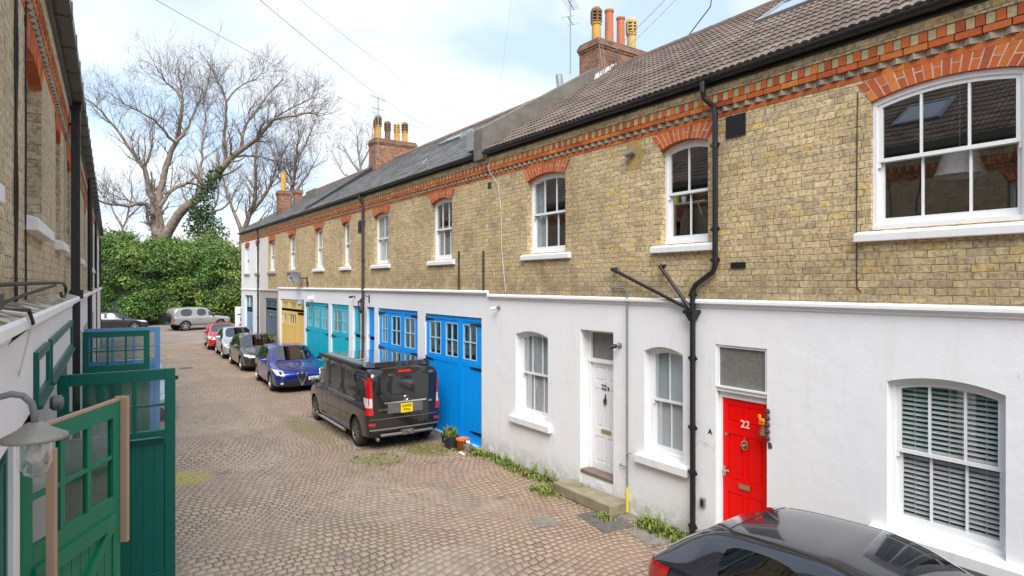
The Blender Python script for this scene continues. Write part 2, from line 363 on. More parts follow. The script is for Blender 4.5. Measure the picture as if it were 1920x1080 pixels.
def arch_z(o, u):
    if not o.get('rise'): return o['z1']
    h = (o['u1']-o['u0'])/2; c = (o['u0']+o['u1'])/2
    return o['z1'] + o['rise']*(1-((u-c)/h)**2)
def usamples(o, n=14):
    n = n if o.get('rise') else 1
    return [o['u0'] + (o['u1']-o['u0'])*i/n for i in range(n+1)]
def wall(mb, u0, u1, z0, z1, ops, w=0., mi=0):
    """front sheet with openings (dicts u0,u1,z0,z1(spring),rise,depth) and their reveals"""
    cuts = sorted({u0, u1} | {o[k] for o in ops for k in ('u0', 'u1')})
    for a, b in zip(cuts, cuts[1:]):
        mid = (a+b)/2; here = sorted([o for o in ops if o['u0'] < mid < o['u1']], key=lambda o: o['z0'])
        lo = z0; lot = None
        if not here: mb.quad((w,a,z0),(w,b,z0),(w,b,z1),(w,a,z1), mi); continue
        for o in here + [None]:
            us = usamples(here[0]) if (here[0]['u0'] == a and here[0]['u1'] == b) else [a, b]
            if lot is None:
                top = z1 if o is None else o['z0']
                if top > z0 + 1e-5: mb.quad((w,a,z0),(w,b,z0),(w,b,top),(w,a,top), mi)
            else:
                uu = usamples(lot); top = z1 if o is None else o['z0']
                for p, q in zip(uu, uu[1:]): mb.quad((w,p,arch_z(lot,p)),(w,q,arch_z(lot,q)),(w,q,top),(w,p,top), mi)
            lot = o
    for o in ops:
        d = w + o.get('depth', .12); uu = usamples(o)
        for e in (o['u0'], o['u1']): mb.quad((w,e,o['z0']),(d,e,o['z0']),(d,e,o['z1']),(w,e,o['z1']), mi)
        for p, q in zip(uu, uu[1:]): mb.quad((w,p,arch_z(o,p)),(w,q,arch_z(o,q)),(d,q,arch_z(o,q)),(d,p,arch_z(o,p)), mi)
        if o['z0'] > z0 + 1e-5: mb.quad((w,o['u0'],o['z0']),(w,o['u1'],o['z0']),(d,o['u1'],o['z0']),(d,o['u0'],o['z0']), mi)
def bricharch(mb, o, ring=.225, over=.075, w0=-.006, w1=.06, vw=.0765, gap=.013):
    """segmental arch of red voussoirs, alternately one long brick and two halves"""
    h = (o['u1']-o['u0'])/2; c = (o['u0']+o['u1'])/2; r = (h*h + o['rise']**2)/(2*o['rise']); zc = o['z1'] + o['rise'] - r
    a = math.asin(h/r); n = max(3, round(2*a*r/vw)); a2 = a
    for i in range(n):
        t0 = -a2 + 2*a2*i/n + gap/2/r; t1 = -a2 + 2*a2*(i+1)/n - gap/2/r
        k = 1 + ring/r*.0 
        fan = over/ring/ (a*r) # splay of the ends
        def P(t, d, w):
            s_ = 1 + (over*(d/ring))/(h) if True else 1
            return (w, c + math.sin(t)*(r+d)*s_, zc + math.cos(t)*(r+d))
        segs = [(0, ring)] if i % 2 == 0 else [(0, ring*.47), (ring*.53, ring)]
        for d0, d1 in segs:   # short bricks leave a bed joint between them
            jj = random.uniform(-.002, .002)
            vs = [P(t0,d0,w0+jj),P(t1,d0,w0+jj),P(t1,d1,w0+jj),P(t0,d1,w0+jj),P(t0,d0,w1),P(t1,d0,w1),P(t1,d1,w1),P(t0,d1,w1)]
            mb.add(vs, [(0,1,2,3),(4,7,6,5),(0,4,5,1),(1,5,6,2),(2,6,7,3),(3,7,4,0)], 0)
    N_ = 16
    for i in range(N_):
        t0 = -a2 + 2*a2*i/N_; t1 = -a2 + 2*a2*(i+1)/N_
        mb.quad(P(t0,.001,-.003),P(t1,.001,-.003),P(t1,ring,-.003),P(t0,ring,-.003), 1)
        mb.quad(P(t0,-.002,-.001),P(t1,-.002,-.001),P(t1,-.002,.1),P(t0,-.002,.1), 0)
def sash(root, o, cols, mats, depth=.1, curtain=None, sill=None, sillmat='sillwhite', glass='glass', rows=1, bar=.022, name='window', w=0., horns=True, stile=.06, blindargs=None):
    """sash window in opening o: frame (part) with panes, sill and curtain as sub-parts"""
    fw = w + depth; mb = fmb(root); u0, u1, z0 = o['u0'], o['u1'], o['z0']; zs = o['z1']; zm = (z0 + arch_z(o, (u0+u1)/2))/2
    b = .045
    def strip(e0, e1, wa, wb, ztop=None, drop=0):    # vertical bar following the arch head
        zt = min(arch_z(o, e0+1e-4), arch_z(o, e1-1e-4)) - .004
        mb.box(wa, wb, e0, e1, z0 + .003, zt)
    strip(u0+.002, u0+b, fw+.0015, fw+.108); strip(u1-b, u1-.002, fw+.0015, fw+.108)
    mb.box(fw-.01, fw+.11, u0+.002, u1-.002, z0+.002, z0+.05)
    us = usamples(o)
    for p, q in zip(us, us[1:]):
        za, zb = arch_z(o,p)-.003, arch_z(o,q)-.003; t_ = .055
        mb.add([(fw,p,za-t_),(fw,q,zb-t_),(fw,q,zb),(fw,p,za),(fw+.11,p,za-t_),(fw+.11,q,zb-t_),(fw+.11,q,zb),(fw+.11,p,za)], [(0,1,2,3),(0,4,5,1),(4,7,6,5)])
    s0, s1 = u0+b, u1-b
    for (za, zb_, ws, top) in ((z0+.05, zm+.018, fw+.058, False), (zm-.018, None, fw+.018, True)):
        for e0, e1 in ((s0, s0+stile*.8), (s1-stile*.8, s1)):
            zt = zb_ if zb_ else min(arch_z(o, e0), arch_z(o, e1)) - .055
            mb.box(ws+.0015, ws+.035, e0, e1, za, zt)
        if top:
            mb.box(ws-.002, ws+.040, s0, s1, zm-.018, zm+.022)
            for p, q in zip(us, us[1:]):
                p_, q_ = max(p, s0), min(q, s1)
                if q_ <= p_: continue
                za1, za2 = arch_z(o,p_)-.056, arch_z(o,q_)-.056
                mb.add([(ws,p_,za1-.045),(ws,q_,za2-.045),(ws,q_,za2),(ws,p_,za1),(ws+.036,p_,za1-.045),(ws+.036,q_,za2-.045)], [(0,1,2,3),(0,4,5,1)])
        else:
            mb.box(ws-.002, ws+.038, s0, s1, z0+.05, z0+.125); mb.box(ws-.001, ws+.037, s0, s1, zm-.02, zm+.016)
        for k in range(1, cols):
            e = s0 + (s1-s0)*k/cols; zt = (zm-.018) if not top else arch_z(o, e)-.095
            mb.box(ws+.004, ws+.03, e-bar/2, e+bar/2, (z0+.12) if not top else zm+.02, zt)
        for k in range(1, rows):
            zA, zB = ((z0+.12), zm-.02) if not top else (zm+.02, zs-.06)
            zz_ = zA + (zB-zA)*k/rows; mb.box(ws+.006, ws+.028, s0+.03, s1-.03, zz_-bar/2, zz_+bar/2)
        if horns and top:
            for e in (s0, s1-.03): mb.box(ws+.002, ws+.034, e, e+.03, zm-.075, zm-.018)
    fo = mb.build(name, M[mats], root)
    g = fmb(root)
    g.quad((fw+.076,s0+.03,z0+.1),(fw+.076,s1-.03,z0+.1),(fw+.076,s1-.03,zm),(fw+.076,s0+.03,zm))
    ps = [(fw+.036, min(max(p, s0+.03), s1-.03), arch_z(o, min(max(p, s0), s1))-.08) for p in us]
    g.poly([(fw+.036, s0+.03, zm), (fw+.036, s1-.03, zm)] + ps[::-1]); g.build('pane', M[glass], fo)
    if sill:
        sb = fmb(root); zt, zb_, ext, pr = sill
        sb.add([(w-pr,u0-ext,zb_),(w-pr,u1+ext,zb_),(w-pr,u1+ext,zt-.03),(w-pr,u0-ext,zt-.03),(w+.004,u0-ext,zb_),(w+.004,u1+ext,zb_),(w+.004,u1+ext,zt),(w+.004,u0-ext,zt)],
               [(0,1,2,3),(0,4,5,1),(3,2,6,7),(0,3,7,4),(1,5,6,2)])
        sb.add([(w-.0,u0+.002,zt),(w-.0,u1-.002,zt),(fw+.02,u1-.002,z0+.02),(fw+.02,u0+.002,z0+.02)], [(0,1,2,3)])
        sb.build('sill', M[sillmat], fo, bevel=.008)
    if curtain:
        cbm = fmb(root); kind, cm = curtain[0], curtain[1]
        if kind == 'slats':
            pitch = curtain[2]; z = z0+.08
            while z < zs + o.get('rise', 0):
                e0, e1 = s0, s1
                if z > zs:
                    ok = [p for p in us if arch_z(o, p) - .03 > z]
                    if not ok: break
                    e0, e1 = max(s0, ok[0]), min(s1, ok[-1])
                tl = curtain[3] if len(curtain) > 3 else .012
                dp = .034 if pitch > .04 else .012; cbm.add([(fw+.09,e0,z-tl),(fw+.09,e1+.05,z-tl),(fw+.09+dp,e1+.05,z+tl),(fw+.09+dp,e0,z+tl)], [(0,1,2,3)])
                z += pitch
            for k in range(3):
                e = s0 + (s1-s0)*(k+.5)/3; cbm.box(fw+.086, fw+.088, e-.003, e+.003, z0+.06, zs)
        else:
            for (a_, b_, zb0, zt0) in curtain[2]:
                n = max(6, int((b_-a_)/.02)); vs = []
                for i in range(n+1):
                    u = a_ + (b_-a_)*i/n; dw = .02*math.sin(i*1.15) + .012*math.sin(i*.37)
                    vs += [(fw+.13+dw*(1 if kind == 'fold' else .2), u, zb0), (fw+.13+dw*(1 if kind == 'fold' else .2), u, zt0)]
                cbm.add(vs, [(2*i, 2*i+2, 2*i+3, 2*i+1) for i in range(n)])
        cbm.build('blind' if kind in ('slats', 'roller') else 'curtain', M[cm], fo, smooth=(kind == 'fold'))
    return fo
def panel_door(root, u0, u1, z0, z1, w, mat, panels, name='front_door'):
    mb = fmb(root); ops = []
    for (a, b, c, d) in panels: ops.append(dict(u0=u0+(u1-u0)*a, u1=u0+(u1-u0)*b, z0=z0+(z1-z0)*c, z1=z0+(z1-z0)*d, depth=.014))
    wall(mb, u0, u1, z0, z1, ops, w)
    for o in ops:
        mb.quad((w+.014,o['u0'],o['z0']),(w+.014,o['u1'],o['z0']),(w+.014,o['u1'],o['z1']),(w+.014,o['u0'],o['z1']))
        m_ = .03; mb.box(w+.002, w+.014, o['u0']+m_, o['u1']-m_, o['z0']+m_, o['z1']-m_)
    mb.quad((w,u0,z0),(w+.05,u0,z0),(w+.05,u0,z1),(w,u0,z1)); mb.quad((w+.05,u0,z0),(w+.05,u1,z0),(w+.05,u1,z1),(w+.05,u0,z1))
    return mb.build(name, M[mat], root)
def text_mesh(txt, size, mat, parent, loc, rot, name='lettering', depth=.002, bold=0):
    cu = bpy.data.curves.new(name, 'FONT'); cu.body = txt; cu.size = size; cu.extrude = depth; cu.align_x = 'CENTER'; cu.align_y = 'CENTER'; cu.offset = bold; cu.resolution_u = 2
    t = bpy.data.objects.new(name, cu); COL.objects.link(t)
    dg = bpy.context.evaluated_depsgraph_get(); me = bpy.data.meshes.new_from_object(t.evaluated_get(dg)); bpy.data.objects.remove(t)
    me.materials.clear(); me.materials.append(M[mat]); o = bpy.data.objects.new(name, me); COL.objects.link(o)
    o.parent = parent; o.location = loc; o.rotation_euler = rot; return o

exec_parts = []
# ---------------------------------------------------------------- building pieces
def O(u0, u1, z0, z1, rise=0, depth=.12): return dict(u0=u0, u1=u1, z0=z0, z1=z1, rise=rise, depth=depth)
def cornice(root, u0, u1, fascia=True):
    a = fmb(root); u = u0
    while u < u1 - .02:
        e = min(u + .225, u1); a.box(-.008, .02, u+.004, e-.004, 5.932, 5.990); a.box(-.048, .02, u+.003, e-.003, 6.066, 6.132); u += .232
    a.build('red_band', M['rubbed'], root)
    t = fmb(root); u = u0 + .02
    while u < u1 - .13:
        t.add([(-.001,u,5.996),(-.001,u+.15,5.996),(-.045,u+.075,5.996),(-.001,u,6.06),(-.001,u+.15,6.06),(-.045,u+.075,6.06)], [(0,1,2),(3,5,4),(0,2,5,3),(2,1,4,5)]); u += .165
    t.build('tooth_course', M['greytooth'], root)
    d = fmb(root); u = u0 + .005; k = 0
    while u < u1 - .07:
        d.box(-.055 if k % 2 == 0 else -.047, .02, u, u+.074, 6.140, 6.245, 0 if k % 2 == 0 else 1); u += .082; k += 1
    d.build('dentil_course', [M['rubbed'], M['buffhead']], root)
def upper_top(mb, u0, u1, mi=0):
    mb.box(-.062, .05, u0, u1, 6.252, 6.44, mi)
def gutter(root, u0, u1, w=-.062, z=6.43, r=.062, name='gutter', mat='black'):
    g = fmb(root); n = 8
    g.box(w-.022, w+.0, u0, u1, z-.07, z+.065)
    c = w - .022 - r - .004
    for i in range(n):
        a0, a1 = math.pi + math.pi*i/n, math.pi + math.pi*(i+1)/n
        for rr in (r, r-.006):
            g.quad((c+rr*math.cos(a0),u0,z+.03+rr*math.sin(a0)),(c+rr*math.cos(a1),u0,z+.03+rr*math.sin(a1)),(c+rr*math.cos(a1),u1,z+.03+rr*math.sin(a1)),(c+rr*math.cos(a0),u1,z+.03+rr*math.sin(a0)))
    g.box(c-r-.003, c-r+.006, u0, u1, z+.022, z+.038)
    for e in (u0+.002, u1-.006):
        g.add([(c+r*math.cos(math.pi+math.pi*i/n), e, z+.03+r*math.sin(math.pi+math.pi*i/n)) for i in range(n+1)], [tuple(range(n+1))])
    u = u0 + .9
    while u < u1 - .3:
        for i in range(n):
            a0, a1 = math.pi + math.pi*i/n, math.pi + math.pi*(i+1)/n; rr = r+.006
            g.quad((c+rr*math.cos(a0),u,z+.03+rr*math.sin(a0)),(c+rr*math.cos(a1),u,z+.03+rr*math.sin(a1)),(c+rr*math.cos(a1),u+.06,z+.03+rr*math.sin(a1)),(c+rr*math.cos(a0),u+.06,z+.03+rr*math.sin(a0)))
        u += 1.9
    return g.build(name, M[mat], root)
RIDGE_W = 3.67; EAVE_W, EAVE_Z = -.12, 6.50; SL = .66
def zroof(w): return EAVE_Z + SL*(min(w, 2*RIDGE_W-w) - EAVE_W)
def tiled_roof(root, u0, u1, mat='tile', flat=False, name='roof'):
    r = fmb(root); L = math.hypot(RIDGE_W-EAVE_W, SL*(RIDGE_W-EAVE_W)); cs = 1/math.hypot(1, SL); sn = SL*cs
    if not flat:
        nu = int((u1-u0)/.0275); gauge = .285; nr = int(L/gauge)+1; pts = []; idx = []
        def row(s, lift):
            out = []
            for i in range(nu+1):
                u = u0 + (u1-u0)*i/nu; ph = (i % 8)/8.0
                hh = .022*max(0, math.sin(math.pi*((ph*2) % 1)))**.7
                h = lift + hh; out.append((EAVE_W + s*cs - h*sn, u, EAVE_Z + s*sn + h*cs))
            return out
        rows = []
        for j in range(nr):
            s0 = j*gauge; s1 = min((j+1)*gauge, L)
            if s1 <= s0: break
            rows += [row(s0, -.004 if j == 0 else .004), row(s0, .028), row(s1, .010)]
        vs = [p for rw in rows for p in rw]; n1 = nu+1
        fs = [(k*n1+i, k*n1+i+1, (k+1)*n1+i+1, (k+1)*n1+i) for k in range(len(rows)-1) for i in range(nu)]
        r.add(vs, fs, 0)
    else:
        gauge = .19; nr = int(L/gauge)+1; seg = max(1, int((u1-u0)/.25)); random.seed(int(u0*10)+5)
        for j in range(nr):
            s0 = j*gauge; s1 = min((j+1)*gauge+.01, L)
            if s0 >= L-.01: break
            for i in range(seg):
                ua, ub = u0 + (u1-u0)*i/seg + (.11 if j % 2 and i else 0), u0 + (u1-u0)*(i+1)/seg + (.11 if j % 2 and i < seg-1 else 0)
                la, lb = .014+random.uniform(-.003,.004), .014+random.uniform(-.003,.004); du = random.uniform(0,.004)
                P = lambda s, u, h: (EAVE_W + s*cs - h*sn, u, EAVE_Z + s*sn + h*cs)
                r.add([P(s0,ua+.003,la),P(s0,ub-.003,lb),P(s1,ub-.003,.002),P(s1,ua+.003,.002),P(s0,ua+.003,-.002),P(s0,ub-.003,-.002)], [(0,1,2,3),(0,4,5,1)], 0)
        r.quad((EAVE_W,u0,EAVE_Z-.003),(EAVE_W,u1,EAVE_Z-.003),(RIDGE_W,u1,zroof(RIDGE_W)-.003),(RIDGE_W,u0,zroof(RIDGE_W)-.003), 0)
    wb = 2*RIDGE_W - EAVE_W
    r.quad((RIDGE_W,u0,zroof(RIDGE_W)),(RIDGE_W,u1,zroof(RIDGE_W)),(wb,u1,EAVE_Z),(wb,u0,EAVE_Z), 0)
    ro = r.build(name, M[mat], root)
    rg = fmb(root); u = u0
    while u < u1-.01:
        e = min(u+.44, u1); rg.tube([(RIDGE_W, u+.006, zroof(RIDGE_W)-.02), (RIDGE_W, e-.006, zroof(RIDGE_W)-.02)], [.105, .10], 10); u += .45
    rg.build('ridge_tiles', M['ridge_'+mat], ro)
    return ro
def shell(root, u0, u1, wall_mat, z_floor=3.15):
    """gables, back wall, floors and inner rooms of a terraced house"""
    s = fmb(root); wb = 2*RIDGE_W
    for u in (u0+.004, u1-.004):
        s.poly([(.02,u,0),(wb,u,0),(wb,u,6.42),(RIDGE_W,u,zroof(RIDGE_W)-.06),(.02,u,6.42)])
    s.quad((wb,u0,0),(wb,u1,0),(wb,u1,6.5),(wb,u0,6.5))
    s.build('gable_and_back_wall', M[wall_mat], root)
    i = fmb(root); i.quad((4.2,u0+.01,0.02),(4.2,u1-.01,0.02),(4.2,u1-.01,6.45),(4.2,u0+.01,6.45))
    for u in (u0+.02, u1-.02): i.quad((.3,u,0.02),(4.2,u,.02),(4.2,u,6.45),(.3,u,6.45))
    i.quad((.16,u0,6.42),(4.2,u0,6.42),(4.2,u1,6.42),(.16,u1,6.42))
    i.build('inner_wall', M['wall_in'], root)
    f = fmb(root); f.box(.14, 4.2, u0+.02, u1-.02, z_floor-.1, z_floor); f.box(.14, 4.2, u0+.02, u1-.02, 0.0, .03)
    f.build('inner_floor', M['floor_in'], root)
def ledge(root, u0, u1, z, w=0., pr=.065, mat='white'):
    l = fmb(root)
    prof = [(w,z-.11),(w-.018,z-.10),(w-.02,z-.07),(w-.045,z-.055),(w-pr,z-.045),(w-pr,z-.012),(w-pr+.012,z-.002),(w+.002,z+.012)]
    for e in range(len(prof)-1):
        a, b = prof[e], prof[e+1]; l.quad((a[0],u0,a[1]),(a[0],u1,a[1]),(b[0],u1,b[1]),(b[0],u0,b[1]))
    for u in (u0, u1): l.poly([(a[0],u,a[1]) for a in prof] + [(w+.002,u,z-.11)])
    return l.build('ledge', M[mat], root)
def garage(root, u0, u1, z0, z1, w, mat, barmat, panes, hinges=(), splits=(), board=.115, name='garage_door', glass='glass', bw=.025, lowz=None):
    mb = fmb(root); ops = [O(a, b, c, d, 0, .035) for a, b, c, d, *_ in panes]
    wall(mb, u0, u1, z0, z1, ops, w)
    lz = (min(o['z0'] for o in ops) - .14) if ops else z1 - .1
    if lowz: lz = lowz
    cuts = [u0] + list(splits) + [u1]
    for a, b in zip(cuts, cuts[1:]):
        mb.box(w-.014, w, a+.006, a+.09, z0+.01, z1-.01); mb.box(w-.014, w, b-.09, b-.006, z0+.01, z1-.01)
        mb.box(w-.013, w, a+.09, b-.09, z1-.11, z1-.01); mb.box(w-.013, w, a+.09, b-.09, lz, lz+.10); mb.box(w-.013, w, a+.09, b-.09, z0+.01, z0+.15)
        n = max(1, round((b-a-.18)/board))
        for i in range(n):
            p = a+.09 + (b-a-.18)*i/n; q = a+.09 + (b-a-.18)*(i+1)/n; mb.box(w-.006, w, p+.003, q-.003, z0+.15, lz)
    go = mb.build(name, M[mat], root)
    for (a, b, c, d, nc, nr) in panes:
        f = fmb(root); t = .02
        f.box(w-.008, w+.03, a, a+t, c, d); f.box(w-.008, w+.03, b-t, b, c, d); f.box(w-.007, w+.029, a+t, b-t, c, c+t); f.box(w-.007, w+.029, a+t, b-t, d-t, d)
        for k in range(1, nc): e = a + (b-a)*k/nc; f.box(w-.004, w+.026, e-bw/2, e+bw/2, c+t, d-t)
        for k in range(1, nr): e = c + (d-c)*k/nr; f.box(w-.003, w+.025, a+t, b-t, e-bw/2, e+bw/2)
        f.build('glazing_bars', M[barmat], go)
        g = fmb(root); g.quad((w+.02,a+t/2,c+t/2),(w+.02,b-t/2,c+t/2),(w+.02,b-t/2,d-t/2),(w+.02,a+t/2,d-t/2)); g.build('pane', M[glass], go)
    for (u, z, ln) in hinges:
        h = fmb(root); s = 1 if ln > 0 else -1; w_ = w-.014
        h.add([(w_-.012,u,z-.03),(w_-.012,u+ln*.8,z-.017),(w_-.012,u+ln,z),(w_-.012,u+ln*.8,z+.017),(w_-.012,u,z+.03),(w_,u,z-.03),(w_,u+ln*.8,z-.017),(w_,u+ln,z),(w_,u+ln*.8,z+.017),(w_,u,z+.03)],
              [(0,1,2,3,4),(0,5,6,1),(1,6,7,2),(2,7,8,3),(3,8,9,4)])
        h.tube([(w_-.012, u-s*.01, z-.07), (w_-.012, u-s*.01, z+.07)], .014, 8); h.build('strap_hinge', M['black'], go)
    return go
def chimney(root, w0, w1, u0, u1, zb, zt, pots, cap=True, mat='redbrick'):
    c = fmb(root); c.box(w0, w1, u0, u1, zb, zt-.2)
    for k, (e, a, b) in enumerate(((.02, .2, .14), (.045, .14, .05), (.02, .05, .0))): c.box(w0-e, w1+e, u0-e, u1+e, zt-a, zt-b)
    co = c.build('chimney', M[mat], root)
    f = fmb(root); f.box(w0-.01, w1+.01, u0-.01, u1+.01, zt, zt+.045); f.build('cap', M['greyren'], co, bevel=.02)
    for (w, u, r, h, kind, m, m2) in pots:
        z = zt + .04
        p = fmb(root)
        if kind == 'plain':
            p.lathe((w, u, z), [(r*1.05,0),(r*.98,h*.1),(r*.92,h*.93),(r*1.06,h*.94),(r*1.06,h),(r*.85,h),(r*.8,h*.7)], 20); p.lathe((w,u,z), [(0,h*.8),(r*.85,h*.8)], 20, mi=1)
            p.build('chimney_pot', [M[m], M['soot']], co, smooth=False)
        else:
            hb = h*.56
            p.lathe((w, u, z), [(r*.96,0),(r*.9,hb*.9),(r*1.05,hb*.92),(r*1.05,hb),(r*.95,hb)], 20)
            nl = 4
            for k in range(nl):
                a = hb + (h-hb)*k/nl*.8 + .01; t_ = (h-hb)/nl*.42
                p.lathe((w,u,z), [(r*1.0,a),(r*1.14,a+t_*.2),(r*1.14,a+t_*.9),(r*1.0,a+t_)], 20, mi=1); 
            p.lathe((w,u,z), [(r*.85,hb),(r*.85,h*.92)], 20, mi=2)
            for q in range(6):
                an = 2*math.pi*q/6; p.box(w+r*math.cos(an)-.02, w+r*math.cos(an)+.02, u+r*math.sin(an)-.02, u+r*math.sin(an)+.02, z+hb, z+h*.9, 1)
            p.lathe((w,u,z), [(r*1.1,h*.86),(r*1.05,h*.92),(r*.7,h*.985),(0,h)], 20, mi=1)
            p.build('chimney_pot', [M[m], M[m2], M['soot']], co)
    return co
def roof_mat(name, cols, rough, lich, slate=False):
    t = T(name); o = t.obj(); s = t.sep(o)
    n = t.noise(o, 1.3, 6, .65)
    if slate: base = t.ramp(t.island(), [(0, cols[0]), (.5, cols[1]), (1, cols[2])])
    else:
        r = t.rnd(t.comb(t.m('FLOOR', t.m('DIVIDE', s[1], .30)), t.m('FLOOR', t.m('DIVIDE', t.m('SUBTRACT', s[0], 0.0), .238)), 1.0))[0]
        base = t.ramp(r, [(0, cols[0]), (.5, cols[1]), (1, cols[2])])
    c = t.mix(t.sstep(n, .35, .75), base, t.mix(1.0, base, (.55,.55,.56), 'MULTIPLY'))
    st = t.noise(t.comb(s[1], t.m('MULTIPLY', s[0], .2)), 4, 4, .6); c = t.mix(t.m('MULTIPLY', t.sstep(st, .5, .75), .35), c, (.32,.29,.25))
    li = t.m('MULTIPLY', t.sstep(t.noise(o, 7, 5, .7), .64, .74), t.sstep(t.noise(o, .7, 2), .45, .6)); c = t.mix(li, c, lich)
    t.bump(t.noise(o, 40, 4), .004); return t.set(col=c, rough=rough, spec=.35)
M['tile'] = roof_mat('brown concrete roof tile', [(.12,.09,.075),(.165,.125,.105),(.21,.16,.13)], .85, (.34,.28,.08))
M['slate'] = roof_mat('grey roof slate', [(.115,.112,.108),(.16,.157,.15),(.205,.20,.19)], .55, (.22,.21,.16), True)
M['ridge_tile'] = plain('brown ridge tile', (.16,.12,.10), .85, noise=.6)
M['ridge_slate'] = plain('faded red ridge tile', (.30,.19,.15), .85, noise=.6)
def roof_on(w): return (w, zroof(w))
def skylight(root, u0, u1, w0, w1, name='roof_window'):
    s = fmb(root)
    def P(w, u, h): n = math.hypot(1, SL); return (w - h*SL/n, u, zroof(w) + h/n)
    b = .09; m = 0
    for (a, c, d, e) in ((u0,u1,w0,w0+b),(u0,u1,w1-b,w1),(u0,u0+b,w0+b,w1-b),(u1-b,u1,w0+b,w1-b)):
        s.add([P(d,a,.0),P(d,c,.0),P(e,c,.0),P(e,a,.0),P(d,a,.09),P(d,c,.09),P(e,c,.09),P(e,a,.09)], [(4,5,6,7),(0,1,5,4),(1,2,6,5),(2,3,7,6),(3,0,4,7)])
    so_ = s.build(name, M['lead'], root)
    g = fmb(root); g.quad(P(w0+b,u0+b,.075),P(w0+b,u1-b,.075),P(w1-b,u1-b,.075),P(w1-b,u0+b,.075)); g.build('pane', M['skyglass'], so_)
M['skyglass'] = plain('roof window glass', (.06,.08,.10), .03, coat=1, spec=1)
M['skyglass'].node_tree.nodes['Principled BSDF'].inputs['Metallic'].default_value = .5
M['skyglass'].node_tree.nodes['Principled BSDF'].inputs['Base Color'].default_value = (.45,.5,.55,1)
def downpipe(root, pts, r, mat, name='downpipe', collars=()):
    d = fmb(root); d.tube(pts, r, 12)
    for (w, u, z) in collars: d.tube([(w,u,z-.035),(w,u,z+.035)], r*1.25, 12); d.box(w, 0.0, u-.012, u+.012, z-.012, z+.012); d.box(w-.01, w+.01, u-r*1.9, u+r*1.9, z-.018, z+.018)
    return d.build(name, M[mat], root, smooth=False)

WZ = dict(z0=4.25, zs=5.665)
def house(frame, name, label, u0, u1, cat='terraced house'):
    r = frame.root(name, (u0+u1)/2, label, cat); return r
def arches(root, ops):
    for o in ops:
        a = fmb(root); bricharch(a, o); a.build('brick_arch', [M['rubbed'], M['mortar']], root)
SILL = (4.235, 4.12, .16, .07)

# ======================= right terrace, house by house =======================
# --- number 22, nearest
HA = house(RF, 'terraced_house', 'nearest right hand house with red front door and brown tiled roof', -4, 11.13)
upA = [O(1.93,3.30,4.25,5.665,.095), O(5.46,6.32,4.25,5.665,.085), O(8.56,9.72,4.25,5.665,.09), O(-2.2,-.9,4.25,5.665,.09)]
mb = fmb(HA); wall(mb, -4, 11.13, 3.40, 6.26, upA); upper_top(mb, -4, 11.13); mb.build('brick_wall', M['stock'], HA)
loA = [O(2.09,3.135,1.03,2.60,.085,.13), O(4.561,5.334,0,2.825,0,.12), O(5.90,6.65,1.03,2.62,.085,.16), O(7.33,8.152,0,2.86,0,.25), O(9.07,10.12,1.03,2.645,.085,.16)]
mb = fmb(HA); wall(mb, -4, 11.13, 0, 3.40, loA); mb.build('rendered_wall', M['white'], HA)
ledge(HA, -4, 11.11, 3.43); cornice(HA, -4, 11.13); arches(HA, upA); gutter(HA, -4, 11.08); shell(HA, -4, 11.13, 'stock')
roofA = tiled_roof(HA, -4, 11.12)
w1 = sash(HA, upA[0], 3, 'woodwhite', .035, None, SILL, stile=.065)
w2 = sash(HA, upA[1], 2, 'woodwhite', .10, None, SILL)
w3 = sash(HA, upA[2], 3, 'woodwhite', .10, ('fold','curtain',[(9.42,9.95,4.3,5.75)]), SILL)
GS = (1.03, .88, .13, .09)
g1 = sash(HA, loA[0], 3, 'woodwhite', .09, ('slats','blind',.052,.012), (1.03,.88,.16,.10), stile=.06)
g2 = sash(HA, loA[2], 2, 'woodwhite', .13, ('slats','blindgrey',.025,.0125), GS)
g3 = sash(HA, loA[4], 3, 'woodwhite', .13, ('slats','blindgrey',.025,.0125), GS)
# red front door with obscured fanlight
fr_ = fmb(HA)
fr_.box(.02,.10,4.565,5.33,2.19,2.255); fr_.box(.0,.10,4.565,5.33,2.24,2.262); fr_.box(.02,.10,4.565,5.33,2.79,2.823); fr_.box(.02,.10,5.30,5.33,2.262,2.79); fr_.box(.02,.10,4.565,4.60,2.262,2.79)
fr_.box(.085,.14,5.29,5.33,.17,2.19); fr_.box(.085,.14,4.565,4.60,.17,2.19); fr_.box(.075,.14,4.60,5.29,2.10,2.19)
fr_.build('door_frame', M['woodwhite'], HA)
mb = fmb(HA); mb.quad((.05,4.59,2.25),(.05,5.31,2.25),(.05,5.31,2.80),(.05,4.59,2.80)); mb.build('fanlight', M['obscure'], HA)
PAN = [(.12,.46,.83,.955),(.54,.88,.83,.955),(.12,.46,.42,.745),(.54,.88,.42,.745),(.12,.46,.07,.33),(.54,.88,.07,.33)]
d22 = panel_door(HA, 4.60, 5.29, .19, 2.10, .10, 'reddoor', PAN)
mb = fmb(HA); mb.box(.084,.10,4.86,5.03,.905,.975); mb.box(.080,.084,4.88,5.01,.925,.955); mb.build('letterbox', M['brass'], d22, bevel=.003)
mb = fmb(HA)
mb.tube([(.085,4.94+.045*math.sin(a),1.50+.055*math.cos(a)) for a in [i*math.pi/8 for i in range(17)]], .010, 8, False); mb.lathe((.08,4.94,1.50),[(0,-.02),(.02,-.01),(.028,.01),(.02,.02)],12,'x'); mb.tube([(.09,4.94,1.555),(.085,4.94,1.60)], [.018,.008], 8)
mb.build('knocker', M['brass'], d22)
mb = fmb(HA); mb.box(.088,.10,5.235,5.275,1.02,1.16); mb.tube([(.08,5.255,1.11),(.055,5.255,1.11),(.055,5.16,1.11)], .009, 8); mb.build('handle', M['chrome'], d22)
